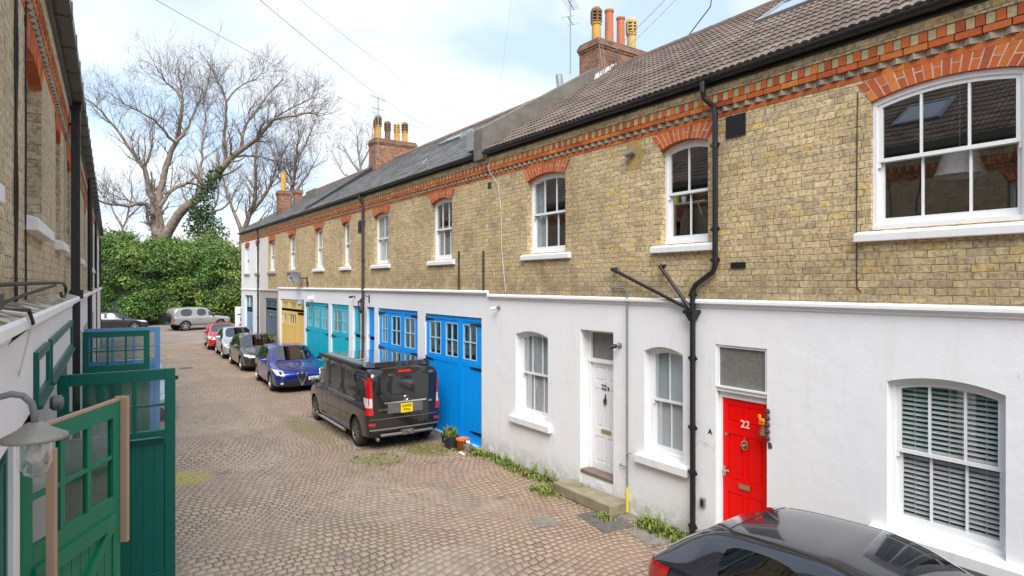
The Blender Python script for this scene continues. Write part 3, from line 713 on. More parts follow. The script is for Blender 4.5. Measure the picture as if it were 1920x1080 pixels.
mb = fmb(HA); mb.lathe((.10,5.22,1.60),[(0,-.02),(.022,-.016),(.024,0)],12,'x'); mb.build('lock', M['brass'], d22)
rt = (R(90), 0, R(-90))
w0_, u0_, z0_, _f = ORG[HA.name]
text_mesh('22', .14, 'numeral', d22, (.094, 4.94-u0_, 1.775), rt, 'number', .003, .002)
mb = fmb(HA); mb.box(-.10,.12,4.55,5.345,.0,.17); mb.build('doorstep', M['stone'], HA, bevel=.01)
text_mesh('A', .095, 'blackplastic', HA, (-.004, 5.425-u0_, 1.60), rt, 'letter', .002, .003)
text_mesh('B', .10, 'iron', HA, (-.004, 4.515-u0_, 1.60), rt, 'letter', .002, .004)
# white door 22B, recessed
mb = fmb(HA)
mb.box(.20,.30,8.105,8.148,.42,2.30); mb.box(.20,.30,7.335,7.38,.42,2.30); mb.box(.18,.30,7.335,8.148,2.29,2.35); mb.box(.20,.30,7.335,8.148,2.81,2.855); mb.box(.20,.30,8.10,8.148,2.35,2.81); mb.box(.20,.30,7.335,7.385,2.35,2.81)
mb.build('door_frame', M['woodwhite'], HA)
mb = fmb(HA); mb.quad((.25,7.37,2.33),(.25,8.11,2.33),(.25,8.11,2.83),(.25,7.37,2.83)); mb.build('fanlight', M['obscure'], HA)
d22b = panel_door(HA, 7.38, 8.105, .42, 2.29, .235, 'woodwhite', [(.12,.46,.83,.955),(.54,.88,.83,.955),(.12,.46,.40,.76),(.54,.88,.40,.76),(.12,.46,.07,.31),(.54,.88,.07,.31)])
text_mesh('22', .13, 'blackplastic', d22b, (.228, 7.79-u0_, 1.865), rt, 'number', .002, .002)
text_mesh('B', .075, 'blackplastic', d22b, (.228, 7.685-u0_, 1.855), rt, 'letter', .002, .002)
mb = fmb(HA); mb.tube([(.215,7.755+.03*math.sin(a),1.63+.05*math.cos(a)) for a in [i*math.pi/8 for i in range(17)]], .009, 8, False); mb.lathe((.20,7.755,1.65),[(0,0),(.03,.01),(.03,.03)],12,'x'); mb.tube([(.225,7.755,1.68),(.225,7.755,1.76)], [.016,.007], 8); mb.build('knocker', M['iron'], d22b)
mb = fmb(HA); mb.box(.222,.236,7.62,7.86,1.07,1.135); mb.build('letterbox', M['brass'], d22b, bevel=.003)
mb = fmb(HA); mb.box(-.0,.30,7.335,8.148,.36,.42); mb.build('threshold', M['brownstone'], HA, bevel=.008)
mb = fmb(HA); mb.box(.015,.30,7.335,8.148,.0,.36); 
for k in range(4): mb.box(.008,.016,7.55,7.75,.22+k*.022,.232+k*.022)
mb.build('riser', M['woodwhite'], HA)
# pipes, vents and fittings of number 22
P22 = [(-.20,5.396,6.42),(-.20,5.396,6.28),(-.17,5.396,6.20),(-.07,5.31,6.08),(-.07,5.291,5.98),(-.07,5.291,3.90),(-.07,5.33,3.82),(-.07,5.62,3.64),(-.07,5.668,3.56),(-.07,5.668,3.28)]
downpipe(HA, P22, .038, 'black', collars=[(-.07,5.291,5.55),(-.07,5.291,4.40),(-.07,5.291,3.98),(-.07,5.668,3.50)])
mb = fmb(HA)
mb.add([(-.16,5.60,3.24),(-.16,5.74,3.24),(.0,5.74,3.24),(.0,5.60,3.24),(-.12,5.64,3.13),(-.12,5.70,3.13),(-.02,5.70,3.13),(-.02,5.64,3.13)], [(0,1,5,4),(1,2,6,5),(2,3,7,6),(3,0,4,7),(4,5,6,7)]); mb.box(-.175,.0,5.58,5.76,3.235,3.29)
mb.build('hopper', M['black'], HA, bevel=.004)
downpipe(HA, [(-.07,5.668,3.14),(-.07,5.668,.12),(-.07,5.668,.02)], .040, 'black', collars=[(-.07,5.668,1.62),(-.07,5.668,.98),(-.07,5.668,.22),(-.07,5.668,2.6)])
for (a, b) in (((-.10,7.27,3.90),(-.08,5.73,3.30)), ((-.10,6.256,3.93),(-.08,5.70,3.30))):
    mb = fmb(HA); mb.tube([(a[0]+.10,a[1],a[2]-.02),(a[0],a[1],a[2]),b], .026, 10); mb.lathe((a[0]+.02,a[1]-.06,a[2]-.01),[(0,-.03),(.028,-.03),(.028,.03),(0,.03)],12,'y'); mb.build('waste_pipe', M['black'], HA)
mb = fmb(HA); mb.tube([(-.02,7.32,3.58),(-.05,7.30,3.60),(-.05,7.02,3.58),(-.05,6.967,3.54),(-.05,6.967,.40)], .016, 8); mb.tube([(-.05,6.967,.73),(-.05,7.13,.74),(-.0,7.15,.74)], .011, 8); mb.tube([(-.06,6.967,.98),(-.09,6.90,.98),(-.05,6.87,.98)], .012, 8); mb.lathe((-.08,6.92,.96),[(.012,0),(.03,.01),(.012,.04)],10); mb.build('gas_pipe', M['greypaint'], HA)
mb = fmb(HA); mb.tube([(-.05,6.967,.42),(-.05,6.967,.02)], .02, 8); mb.build('gas_pipe_foot', M['yellowtape'], HA)
for (u0, u1, z0, z1) in ((4.865,5.155,5.62,5.905), (4.865,5.08,3.865,3.94)):
    mb = fmb(HA); mb.box(-.012,.002,u0,u1,z0,z1); n = int((u1-u0)/.026); m_ = max(2, int((z1-z0)/.026))
    for i in range(n+1): e = u0 + (u1-u0)*i/n; mb.box(-.020,-.010,e-.003,e+.003,z0,z1)
    for i in range(m_+1): e = z0 + (z1-z0)*i/m_; mb.box(-.019,-.011,u0,u1,e-.003,e+.003)
    mb.build('air_brick', M['blackplastic'], HA)
mb = fmb(HA); mb.box(-.005,.002,11.18-.16,11.18-.02,5.70,5.84); mb.build('air_brick', M['blackplastic'], HA)
mb = fmb(HA); mb.box(-.005,.0,6.70,7.02,5.47,5.915); 
M['sandpatch'] = plain('orange sandy mortar patch', (.50,.33,.13), .95, noise=.8, nscale=8, bump=.008)
mb.build('mortar_patch', M['sandpatch'], HA)
mb = fmb(HA); mb.tube([(.0,6.86,5.72),(-.05,6.86,5.72)], .02, 8); mb.tube([(-.05,6.82,5.74),(-.08,6.97,5.70)], .042, 12); mb.build('boiler_flue', M['greypaint'], HA)
mb = fmb(HA); mb.tube([(-.006,3.44,5.80),(-.008,3.45,4.7),(-.006,3.45,3.62),(-.006,3.40,3.56)], .006, 6); mb.build('wall_cable', M['darkcable'], HA)
mb = fmb(HA); pts = [(-.02,11.3,6.42),(-.06,11.0,6.05),(-.03,10.72,5.75),(-.02,10.62,5.2),(-.02,10.60,4.4),(-.02,10.45,3.5)]; mb.tube(pts, .005, 5); mb.build('wall_cable', M['sillwhite'], HA)
# party wall with chimney
pw = fmb(HA); wr = RIDGE_W
def party(mb, u0, u1, lift0, lift1, wfront, mi=0):
    pr = [(wfront, 6.33), (wfront, EAVE_Z+lift0), (wr, zroof(wr)+lift1), (2*wr-wfront, EAVE_Z+lift0), (2*wr-wfront, 6.33)]
    mb.add([(w,u0,z) for w,z in pr] + [(w,u1,z) for w,z in pr], [(0,1,2,3,4),(5,9,8,7,6),(0,5,6,1),(1,6,7,2),(2,7,8,3),(3,8,9,4),(4,9,5,0)], mi)
party(pw, 11.135, 11.50, .50, .28, -.16); pwo = pw.build('party_wall', M['greyren'], HA, bevel=.01)
mb = fmb(HA); mb.box(-.17,.05,11.50,11.78,6.58,7.02); mb.build('lead_box', M['lead'], HA, bevel=.01)
ch1 = chimney(HA, 3.16, 4.92, 11.10, 11.80, 7.6, 9.66, [(3.42,11.45,.125,.92,'louvre','potbuff','potdark'),(3.86,11.45,.115,.95,'plain','potorange',''),(4.27,11.45,.11,.86,'plain','potorange',''),(4.66,11.45,.125,.95,'louvre','potpale','potpale')])
mb = fmb(HA)
for k in range(9):
    t0 = k*.17; mb.add([(3.0+t0,11.09,zroof(3.0+t0)+.02),(3.0+t0+.18,11.09,zroof(3.0+t0+.18)+.02),(3.0+t0+.18,11.09,zroof(3.0+t0+.18)+.16),(3.0+t0+.06,11.09,zroof(3.0+t0)+.20)], [(0,1,2,3)])
mb.build('flashing', M['whiteflash'], HA)
mb = fmb(HA)
for i in range(22):
    w_ = 3.3 + random.random()*1.0; z_ = 9.45 - random.random()*.25; l_ = .3+random.random()*.35; a_ = random.choice((-.8,-.7,.5,.0))
    if random.random() < .7: a_ = -.75
    mb.tube([(w_,11.06-random.random()*.03,z_),(w_+l_*math.cos(a_),11.05-random.random()*.04,z_+l_*math.sin(a_))], .004, 4)
for k in range(2): mb.tube([(3.14+k*.12,11.07,9.7),(3.2+k*.10,11.06,9.2),(3.3+k*.05,11.06,8.7)], .008, 5)
mb.build('aerial_cables', M['lead'], HA)
skylight(HA, 5.05, 6.15, 2.15, 3.0)
skylight(HA, -.5, .5, 1.2, 2.3)

# --- house with two bright blue garage doors
HB = house(RF, 'terraced_house', 'brick house with two bright blue garage doors, black van parked in front', 11.13, 18.35)
upB = [O(12.74,13.79,4.25,5.665,.09), O(16.46,17.53,4.25,5.665,.09)]
mb = fmb(HB); wall(mb, 11.13, 18.35, 3.46, 6.26, upB); upper_top(mb, 11.13, 18.35); mb.build('brick_wall', M['stock'], HB)
loB = [O(11.416,14.141,0,2.908,0,.06), O(14.57,17.203,0,2.948,0,.06), O(17.489,18.10,0,2.96,0,.12)]
mb = fmb(HB); wall(mb, 11.13, 18.35, 0, 3.46, loB); mb.build('rendered_wall', M['white'], HB)
ledge(HB, 11.13, 18.35, 3.505, pr=.07); cornice(HB, 11.13, 18.35); arches(HB, upB); gutter(HB, 11.52, 18.30); shell(HB, 11.13, 18.35, 'stock')
tiled_roof(HB, 11.50, 18.35, 'slate', True)
sash(HB, upB[0], 3, 'woodwhite', .10, ('fold','curtaingrey',[(12.8,14.1,4.3,5.1)]), SILL)
sash(HB, upB[1], 2, 'woodwhite', .10, ('fold','curtainwhite',[(16.9,17.9,4.3,5.7)]), SILL)
garage(HB, 11.42,14.137,.04,2.905,.05,'blue','bluelight',[(11.70,12.29,1.92,2.73,2,2),(12.54,13.13,1.92,2.73,2,2),(13.38,13.98,1.92,2.73,2,2)],
       [(14.13,2.78,-.42),(14.13,1.78,-.42),(11.43,2.74,.55),(11.43,1.76,.55),(11.43,.32,.55)], (12.40,), .14)
mb = fmb(HB); mb.box(-.05,.06,11.42,14.14,.0,.06); mb.build('threshold', M['bluelight'], HB)
garage(HB, 14.575,17.198,.04,2.945,.05,'blue','bluelight',[(14.82,15.46,1.92,2.74,2,2),(15.71,16.34,1.93,2.75,2,2),(16.62,17.02,1.95,2.76,2,2)],
       [(17.19,2.80,-.42),(17.19,1.80,-.42),(14.58,2.80,.50),(14.58,1.80,.5)], (15.55,), .14)
garage(HB, 17.493,18.096,.1,2.05,.10,'blue','blue',[], (), (), .13, 'front_door')
mb = fmb(HB); mb.box(.06,.12,17.493,18.096,2.05,2.12); mb.box(.08,.12,17.493,17.55,2.12,2.95); mb.box(.08,.12,17.70,18.096,2.12,2.95); mb.build('door_frame', M['blue'], HB)
mb = fmb(HB); mb.quad((.11,17.55,2.12),(.11,17.70,2.12),(.11,17.70,2.95),(.11,17.55,2.95)); mb.build('fanlight', M['obscure'], HB)
for u, z in ((12.365,4.42),(11.30,4.38)): downpipe(HB, [(-.03,u,z),(-.03,u,3.52)], .022, 'iron', 'stub_pipe')
downpipe(HB, [(-.17,18.25,6.42),(-.17,18.25,6.30),(-.07,18.25,6.12),(-.07,18.25,.03)], .042, 'brownpipe', collars=[(-.07,18.25,z) for z in (5.6,4.4,3.2,2.0,.8)])
skylight(HB, 16.4, 17.8, 2.35, 2.85)
mb = fmb(HB); mb.tube([(2.9,12.2,zroof(2.9)),(2.9,12.3,zroof(2.9)+.55)], .09, 12); mb.build('vent_pipe', M['lead'], HB)
skylight(HB, 12.0, 13.4, 2.5, 3.0)
mb = fmb(HB); mb.tube([(.15,14.3,zroof(.15)),(.13,14.3,zroof(.15)+.22),(-.1,14.1,zroof(.15)+.02)], .014, 6); mb.tube([(-.1,14.1,zroof(.15)+.02),(-.1,13.7,zroof(.15)-.04)], .014, 6); mb.build('gutter_bracket', M['lead'], HB)

# --- house with two teal garage doors
HC = house(RF, 'terraced_house', 'brick house with two teal garage doors and a dark coped party wall', 18.35, 24.6)
upC = [O(19.60,20.30,4.25,5.665,.075), O(22.35,23.30,4.25,5.665,.085)]
mb = fmb(HC); wall(mb, 18.35, 24.6, 3.46, 6.26, upC); upper_top(mb, 18.35, 24.6); mb.build('brick_wall', M['stock_far'], HC)
loC = [O(18.62,19.326,0,2.96,0,.12), O(19.671,21.434,0,2.96,0,.06), O(21.723,24.501,0,2.965,0,.06)]
mb = fmb(HC); wall(mb, 18.35, 24.6, 0, 3.46, loC); mb.build('rendered_wall', M['white'], HC)
ledge(HC, 18.35, 24.6, 3.505, pr=.07); cornice(HC, 18.35, 24.6); arches(HC, upC); gutter(HC, 18.30, 24.6); shell(HC, 18.35, 24.6, 'stock')
tiled_roof(HC, 18.35, 24.45, 'slate', True)
sash(HC, upC[0], 2, 'woodwhite', .10, ('fold','curtaingrey',[(19.7,20.7,4.3,5.6)]), SILL)
sash(HC, upC[1], 2, 'woodwhite', .10, ('fold','curtainwhite',[(22.6,23.8,4.3,5.7)]), SILL)
garage(HC, 19.675,21.43,.04,2.955,.05,'teal','teallight',[(19.96,20.39,2.0,2.77,2,2),(20.59,21.30,2.0,2.78,2,2)],[(21.42,1.84,-.4),(19.68,1.84,.4)],(20.5,),.14)
garage(HC, 21.727,24.497,.04,2.96,.05,'teal','teallight',[(22.02,22.60,2.0,2.77,2,2),(22.92,23.43,2.02,2.78,2,2),(23.80,24.35,2.03,2.80,2,2)],[(24.49,2.84,-.42),(24.49,1.86,-.42),(21.73,2.84,.45),(21.73,1.85,.45)],(22.75,),.14)
garage(HC, 18.624,19.322,.1,2.05,.10,'teal','teal',[], (), (), .13, 'front_door')
mb = fmb(HC); mb.box(.06,.12,18.624,19.322,2.05,2.12); mb.box(.08,.12,19.05,19.322,2.12,2.95); mb.build('door_frame', M['teal'], HC)
mb = fmb(HC); mb.quad((.11,18.63,2.12),(.11,19.05,2.12),(.11,19.05,2.95),(.11,18.63,2.95)); mb.build('fanlight', M['obscure'], HC)
mb = fmb(HC); mb.box(-.02,.002,18.55,18.78,5.28,5.66)
for k in range(8): mb.box(-.03,-.02,18.56,18.77,5.30+k*.044,5.32+k*.044)
mb.build('air_brick', M['blackplastic'], HC)
pw = fmb(HC); party(pw, 24.46, 24.74, .20, .22, .05); pw.build('party_wall', M['felt'], HC)
chimney(HC, 2.75, 4.6, 24.1, 24.85, 7.4, 9.70, [(2.95,24.3,.13,.98,'louvre','potbuff','potdark'),(3.05,24.72,.13,.98,'louvre','potbuff','potdark'),(3.45,24.5,.13,.86,'louvre','potdark','potdark'),(3.88,24.5,.13,.86,'louvre','potbuff','potpale'),(4.25,24.5,.13,.93,'louvre','potbuff','potdark')])

# --- yellow door house
HD = house(RF, 'terraced_house', 'narrow brick house with a mustard yellow garage door', 24.6, 28.65)
upD = [O(25.95,27.0,4.25,5.665,.085)]
mb = fmb(HD); wall(mb, 24.6, 28.65, 3.46, 6.26, upD); upper_top(mb, 24.6, 28.65); mb.build('brick_wall', M['stock_far'], HD)
loD = [O(24.717,28.285,0,3.01,0,.06)]
mb = fmb(HD); wall(mb, 24.6, 28.65, 0, 3.46, loD); mb.build('rendered_wall', M['white'], HD)
ledge(HD, 24.6, 28.65, 3.50, pr=.05); cornice(HD, 24.6, 28.65); arches(HD, upD); gutter(HD, 24.6, 28.65); shell(HD, 24.6, 28.65, 'stock')
tiled_roof(HD, 24.74, 28.65, 'slate', True)
sash(HD, upD[0], 2, 'woodwhite', .10, None, SILL, 'sillgrey')
garage(HD, 25.85,28.28,.04,2.50,.05,'yellow','yellowlight',[(26.0,27.0,1.99,2.38,3,1),(27.33,28.2,1.99,2.39,3,1)],(),(),.14)
garage(HD, 24.72,25.80,.04,2.50,.05,'yellow','yellowlight',[],(),(),.13,'front_door')
gd = garage(HD, 24.72,28.28,2.50,3.005,.05,'yellow','yellowlight',[(25.05,25.42,2.575,2.92,2,1),(25.96,26.83,2.615,2.93,3,1),(27.22,28.05,2.60,2.93,3,1)],(),(),.5,'transom', lowz=2.515)

# --- grey blue door house, half its upper wall cream
HE = house(RF, 'terraced_house', 'house with a slate blue garage door and part of its upper wall painted cream', 28.65, 32.2)
upE = [O(29.25,30.40,4.25,5.62,.085), ]
mb = fmb(HE); wall(mb, 28.65, 30.5, 3.46, 6.26, upE); upper_top(mb, 28.65, 32.2); mb.build('brick_wall', M['stock_far'], HE)
mb = fmb(HE); wall(mb, 30.5, 32.2, 3.40, 5.92, [], -.004); mb.quad((0,30.5,5.92),(0,32.2,5.92),(0,32.2,6.26),(0,30.5,6.26)); mb.build('cream_wall', M['cream'], HE)
loE = [O(28.90,31.145,0,3.0,0,.06)]
mb = fmb(HE); wall(mb, 28.65, 32.2, 0, 3.46, loE); mb.build('rendered_wall', M['taupe'], HE)
ledge(HE, 28.65, 32.2, 3.40, pr=.04, mat='taupe'); cornice(HE, 28.65, 32.2); arches(HE, upE); gutter(HE, 28.65, 32.2); shell(HE, 28.65, 32.2, 'stock')
tiled_roof(HE, 28.65, 32.2, 'slate', True)
sash(HE, upE[0], 2, 'woodwhite', .10, None, SILL, 'sillgrey')
garage(HE, 28.905,31.14,.04,2.45,.05,'slateblue','slateblue',[(29.2,29.75,2.0,2.33,2,2),(29.9,30.5,2.0,2.33,2,2)],(),(),.14)
garage(HE, 28.905,31.14,2.45,2.995,.05,'slateblue','slateblue',[(29.05,30.0,2.53,2.93,2,1),(30.1,31.0,2.53,2.93,2,1)],(),(),.5,'transom', lowz=2.46)

# --- white end house
HF = house(RF, 'terraced_house', 'white painted end house at the far end of the right terrace with pale blue doors', 32.2, 36.6)
upF = [O(34.60,35.60,4.25,5.60,.07,.10), O(32.35,33.05,4.25,5.60,.07,.10)]
mb = fmb(HF); wall(mb, 32.2, 36.6, 3.40, 5.925, upF, -.003); mb.quad((-.003,36.6,0),(7.3,36.6,0),(7.3,36.6,6.4),(-.003,36.6,6.4)); mb.build('painted_wall', M['white'], HF)
mb = fmb(HF); mb.quad((0,32.2,5.925),(0,36.6,5.925),(0,36.6,6.26),(0,32.2,6.26)); upper_top(mb, 32.2, 36.6); mb.build('brick_wall', M['stock_far'], HF)
loF = [O(33.79,35.734,0,3.07,0,.15), O(32.364,33.0,0,3.10,0,.12)]
mb = fmb(HF); wall(mb, 32.2, 36.6, 0, 3.42, loF); mb.build('rendered_wall', M['white'], HF)
ledge(HF, 32.2, 36.6, 3.42, pr=.03); cornice(HF, 32.2, 36.6); arches(HF, upF); gutter(HF, 32.2, 36.6); shell(HF, 32.2, 36.6, 'white')
tiled_roof(HF, 32.2, 36.75, 'slate', True)
for o in upF: sash(HF, o, 2, 'woodwhite', .07, None, SILL, 'sillgrey')
garage(HF, 33.8,35.73,.04,2.3,.12,'paleblue','paleblue',[],(),(),.14,'front_door'); garage(HF, 33.8,35.73,2.3,3.06,.12,'paleblue','paleblue',[(34.0,35.5,2.42,2.96,2,1)],(),(),.5,'transom', lowz=2.32)
garage(HF, 32.37,32.99,.04,3.09,.11,'paleblue','paleblue',[],(),(),.14,'front_door')
downpipe(HF, [(-.12,32.36,6.42),(-.06,32.36,6.2),(-.06,32.36,.03)], .045, 'brownpipe', collars=[(-.06,32.36,z) for z in (5.4,3.8,2.0)])
chimney(HF, .92, 1.50, 32.2, 32.75, 6.6, 8.38, [(1.2,32.48,.13,.98,'plain','potbuff','')])
chimney(HF, 2.2, 2.6, 34.0, 34.4, 7.4, 8.75, [])
mb = fmb(HF); mb.tube([(1.2,32.5,9.4),(1.2,32.5,9.75)], .02, 6); mb.tube([(1.1,32.5,9.62),(1.3,32.5,9.62)], .02, 6); mb.build('aerial_stub', M['iron'], HF)
mb = fmb(HF); mb.box(1.9,3.2,29.5,31.0,7.3,8.25); mb.build('rear_dormer', M['greyren'], HF)

# ======================= left terrace =======================
LZ = 3.47
def lhouse(label, u0, u1): return house(LF, 'terraced_house', label, u0, u1)
def left_gutter(root, u0, u1, mat='greysoffit'):
    g = fmb(root); g.box(-.24, -.10, u0, u1, 6.52, 6.57); g.box(-.25, -.235, u0, u1, 6.53, 6.68); g.box(-.10, -.06, u0, u1, 6.44, 6.58)
    u = u0 + .5
    while u < u1: g.box(-.262, -.095, u, u+.045, 6.505, 6.69); u += 1.05
    g.build('gutter', M[mat], root)
def llower(root, u0, u1, ops, mat='white'):
    mb = fmb(root); wall(mb, u0, u1, 0, LZ-.09, ops, -.10); mb.build('rendered_wall', M[mat], root)
    l = fmb(root); prof = [(-.10,LZ-.17),(-.115,LZ-.15),(-.12,LZ-.11),(-.17,LZ-.09),(-.20,LZ-.08),(-.20,LZ-.03),(-.185,LZ-.01),(-.0,LZ+.05)]
    for a, b in zip(prof, prof[1:]): l.quad((a[0],u0,a[1]),(a[0],u1,a[1]),(b[0],u1,b[1]),(b[0],u0,b[1]), 1 if b[0] == 0 else 0)
    l.build('ledge', [M['white'], M['mossyledge']], root)
t = T('mossy ledge top'); o_ = t.obj(); n_ = t.noise(o_, 3.5, 5, .6)
c_ = t.mix(t.sstep(n_, .42, .55), (.42,.36,.27), (.20,.17,.06)); c_ = t.mix(t.sstep(t.noise(o_, 9, 3), .5, .6), c_, (.60,.58,.55)); M['mossyledge'] = t.set(col=c_, rough=.9)
LA = lhouse('nearest house on the left with open green garage doors and buff brick upper wall', -5, 11.95)
upL = [O(6.60,8.03,4.25,5.665,.09), O(10.0,10.88,4.25,5.665,.08), O(2.9,4.35,4.25,5.665,.09), O(-3.8,-2.9,4.25,5.665,.08), O(-.75,.75,3.9,5.665,.09)]
mb = fmb(LA); wall(mb, -5, 11.95, LZ, 6.26, upL); upper_top(mb, -5, 11.95); mb.build('brick_wall', M['stock_left'], LA)
llower(LA, -5, 11.95, [O(5.25,8.3,0,2.69,0,.2), O(8.5,11.75,0,2.69,0,.12), O(3.40,4.85,0,2.70,0,.08)])
cornice(LA, -5, 11.95); arches(LA, upL); left_gutter(LA, -5, 11.95); shell(LA, -5, 11.95, 'stock'); tiled_roof(LA, -5, 11.95)
for o in upL: sash(LA, o, 3 if o['u1']-o['u0'] > 1.2 else 2, 'woodwhite', .16, None, (4.235,4.10,.14,.10), 'sillwhite')
skylight(LA, 5.9, 6.9, 1.3, 2.3); skylight(LA, 10.2, 11.0, 1.0, 1.9); skylight(LA, -1, 0, 1.2, 2.2)
# transom frames of the garage
for (a, b) in ((6.0,7.1), (7.35,11.2)):
    mb = fmb(LA); z0, z1 = 2.71, 3.12; t_ = .07
    mb.box(-.135,-.10,a,a+t_,z0,z1); mb.box(-.135,-.10,b-t_,b,z0,z1); mb.box(-.134,-.10,a+t_,b-t_,z0,z0+t_); mb.box(-.134,-.10,a+t_,b-t_,z1-t_,z1); mb.box(-.16,-.10,a-.03,b+.03,z0-.03,z0)
    f_ = mb.build('transom_frame', M['darkgreen'], LA)
    mb = fmb(LA); mb.quad((-.106,a+t_,z0+t_),(-.106,b-t_,z0+t_),(-.106,b-t_,z1-t_),(-.106,a+t_,z1-t_)); mb.build('board', M['woodwhite'], f_)
garage(LA, 8.51,11.74,.03,2.68,-.02,'darkgreen','darkgreen',[],(),(10.4,),.12,'garage_door')
garage(LA, 3.41,4.84,.03,2.69,-.06,'darkgreen','darkgreen',[],(),(),.12,'garage_door')
mb = fmb(LA); mb.tube([(-.06,3.3,5.05),(-.06,3.3,5.05)], .01, 4)
# door leaf builder: local frame with origin at hinge, x along leaf, y thickness, z up
def leaf(root, w, u, ang, L, z0, z1, mat, cols, rows, zg, extra=None, bar=.05, glass='oldglass', thick=.05):
    """root: house; hinge at (w,u); ang = angle from the facade line"""
    w0, u0, zz0, fr = ORG[root.name]
    def mp(p):   # p = (along, thick, z)
        ca, sa = math.cos(ang), math.sin(ang); ww = w - p[0]*sa + p[1]*ca; uu = u + p[0]*ca + p[1]*sa
        return (fr.side*(ww-w0), uu-u0, p[2]-zz0)
    mb = MB(mp); st = .11
    mb.box(0, st, 0, thick, z0, z1); mb.box(L-st, L, 0, thick, z0, z1); mb.box(st, L-st, 0, thick, z1-.13, z1); mb.box(st, L-st, 0, thick, zg-.16, zg); mb.box(st, L-st, 0, thick, z0, z0+.2)
    n = round((L-2*st)/.115)
    for i in range(n):
        p, q = st+(L-2*st)*i/n, st+(L-2*st)*(i+1)/n; mb.box(p+.003, q-.003, .012, thick-.012, z0+.2, zg-.16)
    mb.box(st, L-st, .018, thick-.018, z0+.2, zg-.16)
    for k in range(1, cols): e = st+(L-2*st)*k/cols; mb.box(e-bar/2, e+bar/2, .006, thick-.006, zg, z1-.13)
    for k in range(1, rows): e = zg+(z1-.13-zg)*k/rows; mb.box(st, L-st, .008, thick-.008, e-bar/3, e+bar/3)
    lo = mb.build('door_leaf', M[mat], root, bevel=.004)
    g = MB(mp); g.quad((st-.005,thick/2,zg-.01),(L-st+.005,thick/2,zg-.01),(L-st+.005,thick/2,z1-.125),(st-.005,thick/2,z1-.125)); g.build('pane', M[glass], lo)
    return lo, mp
ZT = 2.65
l1, mp1 = leaf(LA, -.11, 5.17, R(27), 1.24, .06, ZT, 'greenlight', 3, 2, 1.86, bar=.055)
f = MB(mp1)
for (a, b, c, d) in ((.11,1.13,1.60,1.72),(.11,1.13,.75,.85)): f.box(a, b, -.02, .0, c, d)
f.add([(.14,-.018,.85),(.26,-.018,.85),(1.13,-.018,1.60),(1.01,-.018,1.60),(.14,.01,.85),(.26,.01,.85),(1.13,.01,1.60),(1.01,.01,1.60)], [(0,1,2,3),(0,4,5,1),(1,5,6,2),(2,6,7,3),(3,7,4,0)])
f.build('brace', M['greenlight'], l1)
f = MB(mp1); f.box(1.25, 1.29, -.05, .055, 1.42, ZT+.03); f.build('timber_batten', M['barewood'], l1, bevel=.004)
f = MB(mp1); f.box(.10, .14, -.14, -.085, .2, 2.53); f.build('timber_batten', M['barewood'], l1, bevel=.004)
f = MB(mp1); f.box(0, 1.24, .0, .05, ZT+.001, ZT+.018); f.build('worn_top_edge', M['barewood'], l1)
for z in (1.62, .5):
    f = MB(mp1); f.tube([(.0,-.02,z-.06),(.0,-.02,z+.07)], .022, 10); f.box(-.28,.0,-.03,-.018,z+.005,z+.045); f.box(0,.25,-.034,-.018,z-.045,z-.005)
    f.tube([(-.05,-.03,z+.05),(-.25,-.03,z+.06)], .016, 8); f.build('hinge', M['darkgreen'], l1)
l2, mp2 = leaf(LA, -.11, 8.33, R(90), 1.14, .06, ZT, 'darkgreen', 3, 2, 1.93, bar=.045)
f = MB(mp2); f.tube([(.65,-.03,1.84),(.68,-.045,1.85),(.98,-.045,1.85),(1.01,-.03,1.84)], .018, 8); f.box(.62,1.03,-.012,0,1.80,1.89); f.build('pull_handle', M['darkgreen'], l2)
mb = fmb(LA); mb.lathe((-.11,7.4,2.50),[(.0,-.11),(.05,-.11),(.05,-.10),(.075,-.09),(.075,-.03),(.05,-.0)],16,'x'); mb.build('bulkhead', M['greypaint'], LA)
# downpipe with square section and ledge box
mb = fmb(LA); mb.box(-.20,-.08,11.84,11.95,.03,6.45); mb.box(-.24,-.06,11.82,11.97,3.42,3.56); mb.box(-.22,-.07,11.82,11.97,6.40,6.55); mb.box(-.13,0,11.88,11.91,6.15,6.19); mb.build('downpipe', M['black'], LA)
# cables on the wall
for (u, du) in ((5.80,.02),(5.90,-.03),(6.47,.01)):
    mb = fmb(LA); mb.tube([(-.012,u+du*math.sin(i*1.3)*1.2,3.52+i*.22) for i in range(13)], .008, 5); mb.build('wall_cable', M['darkcable'], LA)
mb = fmb(LA); mb.tube([(-.10,4.0,3.52),(-.20,4.55,3.50),(-.215,4.62,3.42),(-.09,4.62,3.30),(-.07,4.60,3.0),(-.07,4.45,2.8),(-.065,4.40,1.9)], .012, 6); mb.build('wall_cable', M['darkcable'], LA)
mb = fmb(LA); mb.tube([(-.10,3.9,3.53),(-.21,4.3,3.49),(-.215,4.5,3.40),(-.065,5.3,2.95),(-.06,6.3,2.75)], .006, 5); mb.build('wall_cable', M['sillwhite'], LA)
mb = fmb(LA); mb.box(-.14,-.04,3.95,4.1,3.52,3.60); mb.build('junction_box', M['blackplastic'], LA)

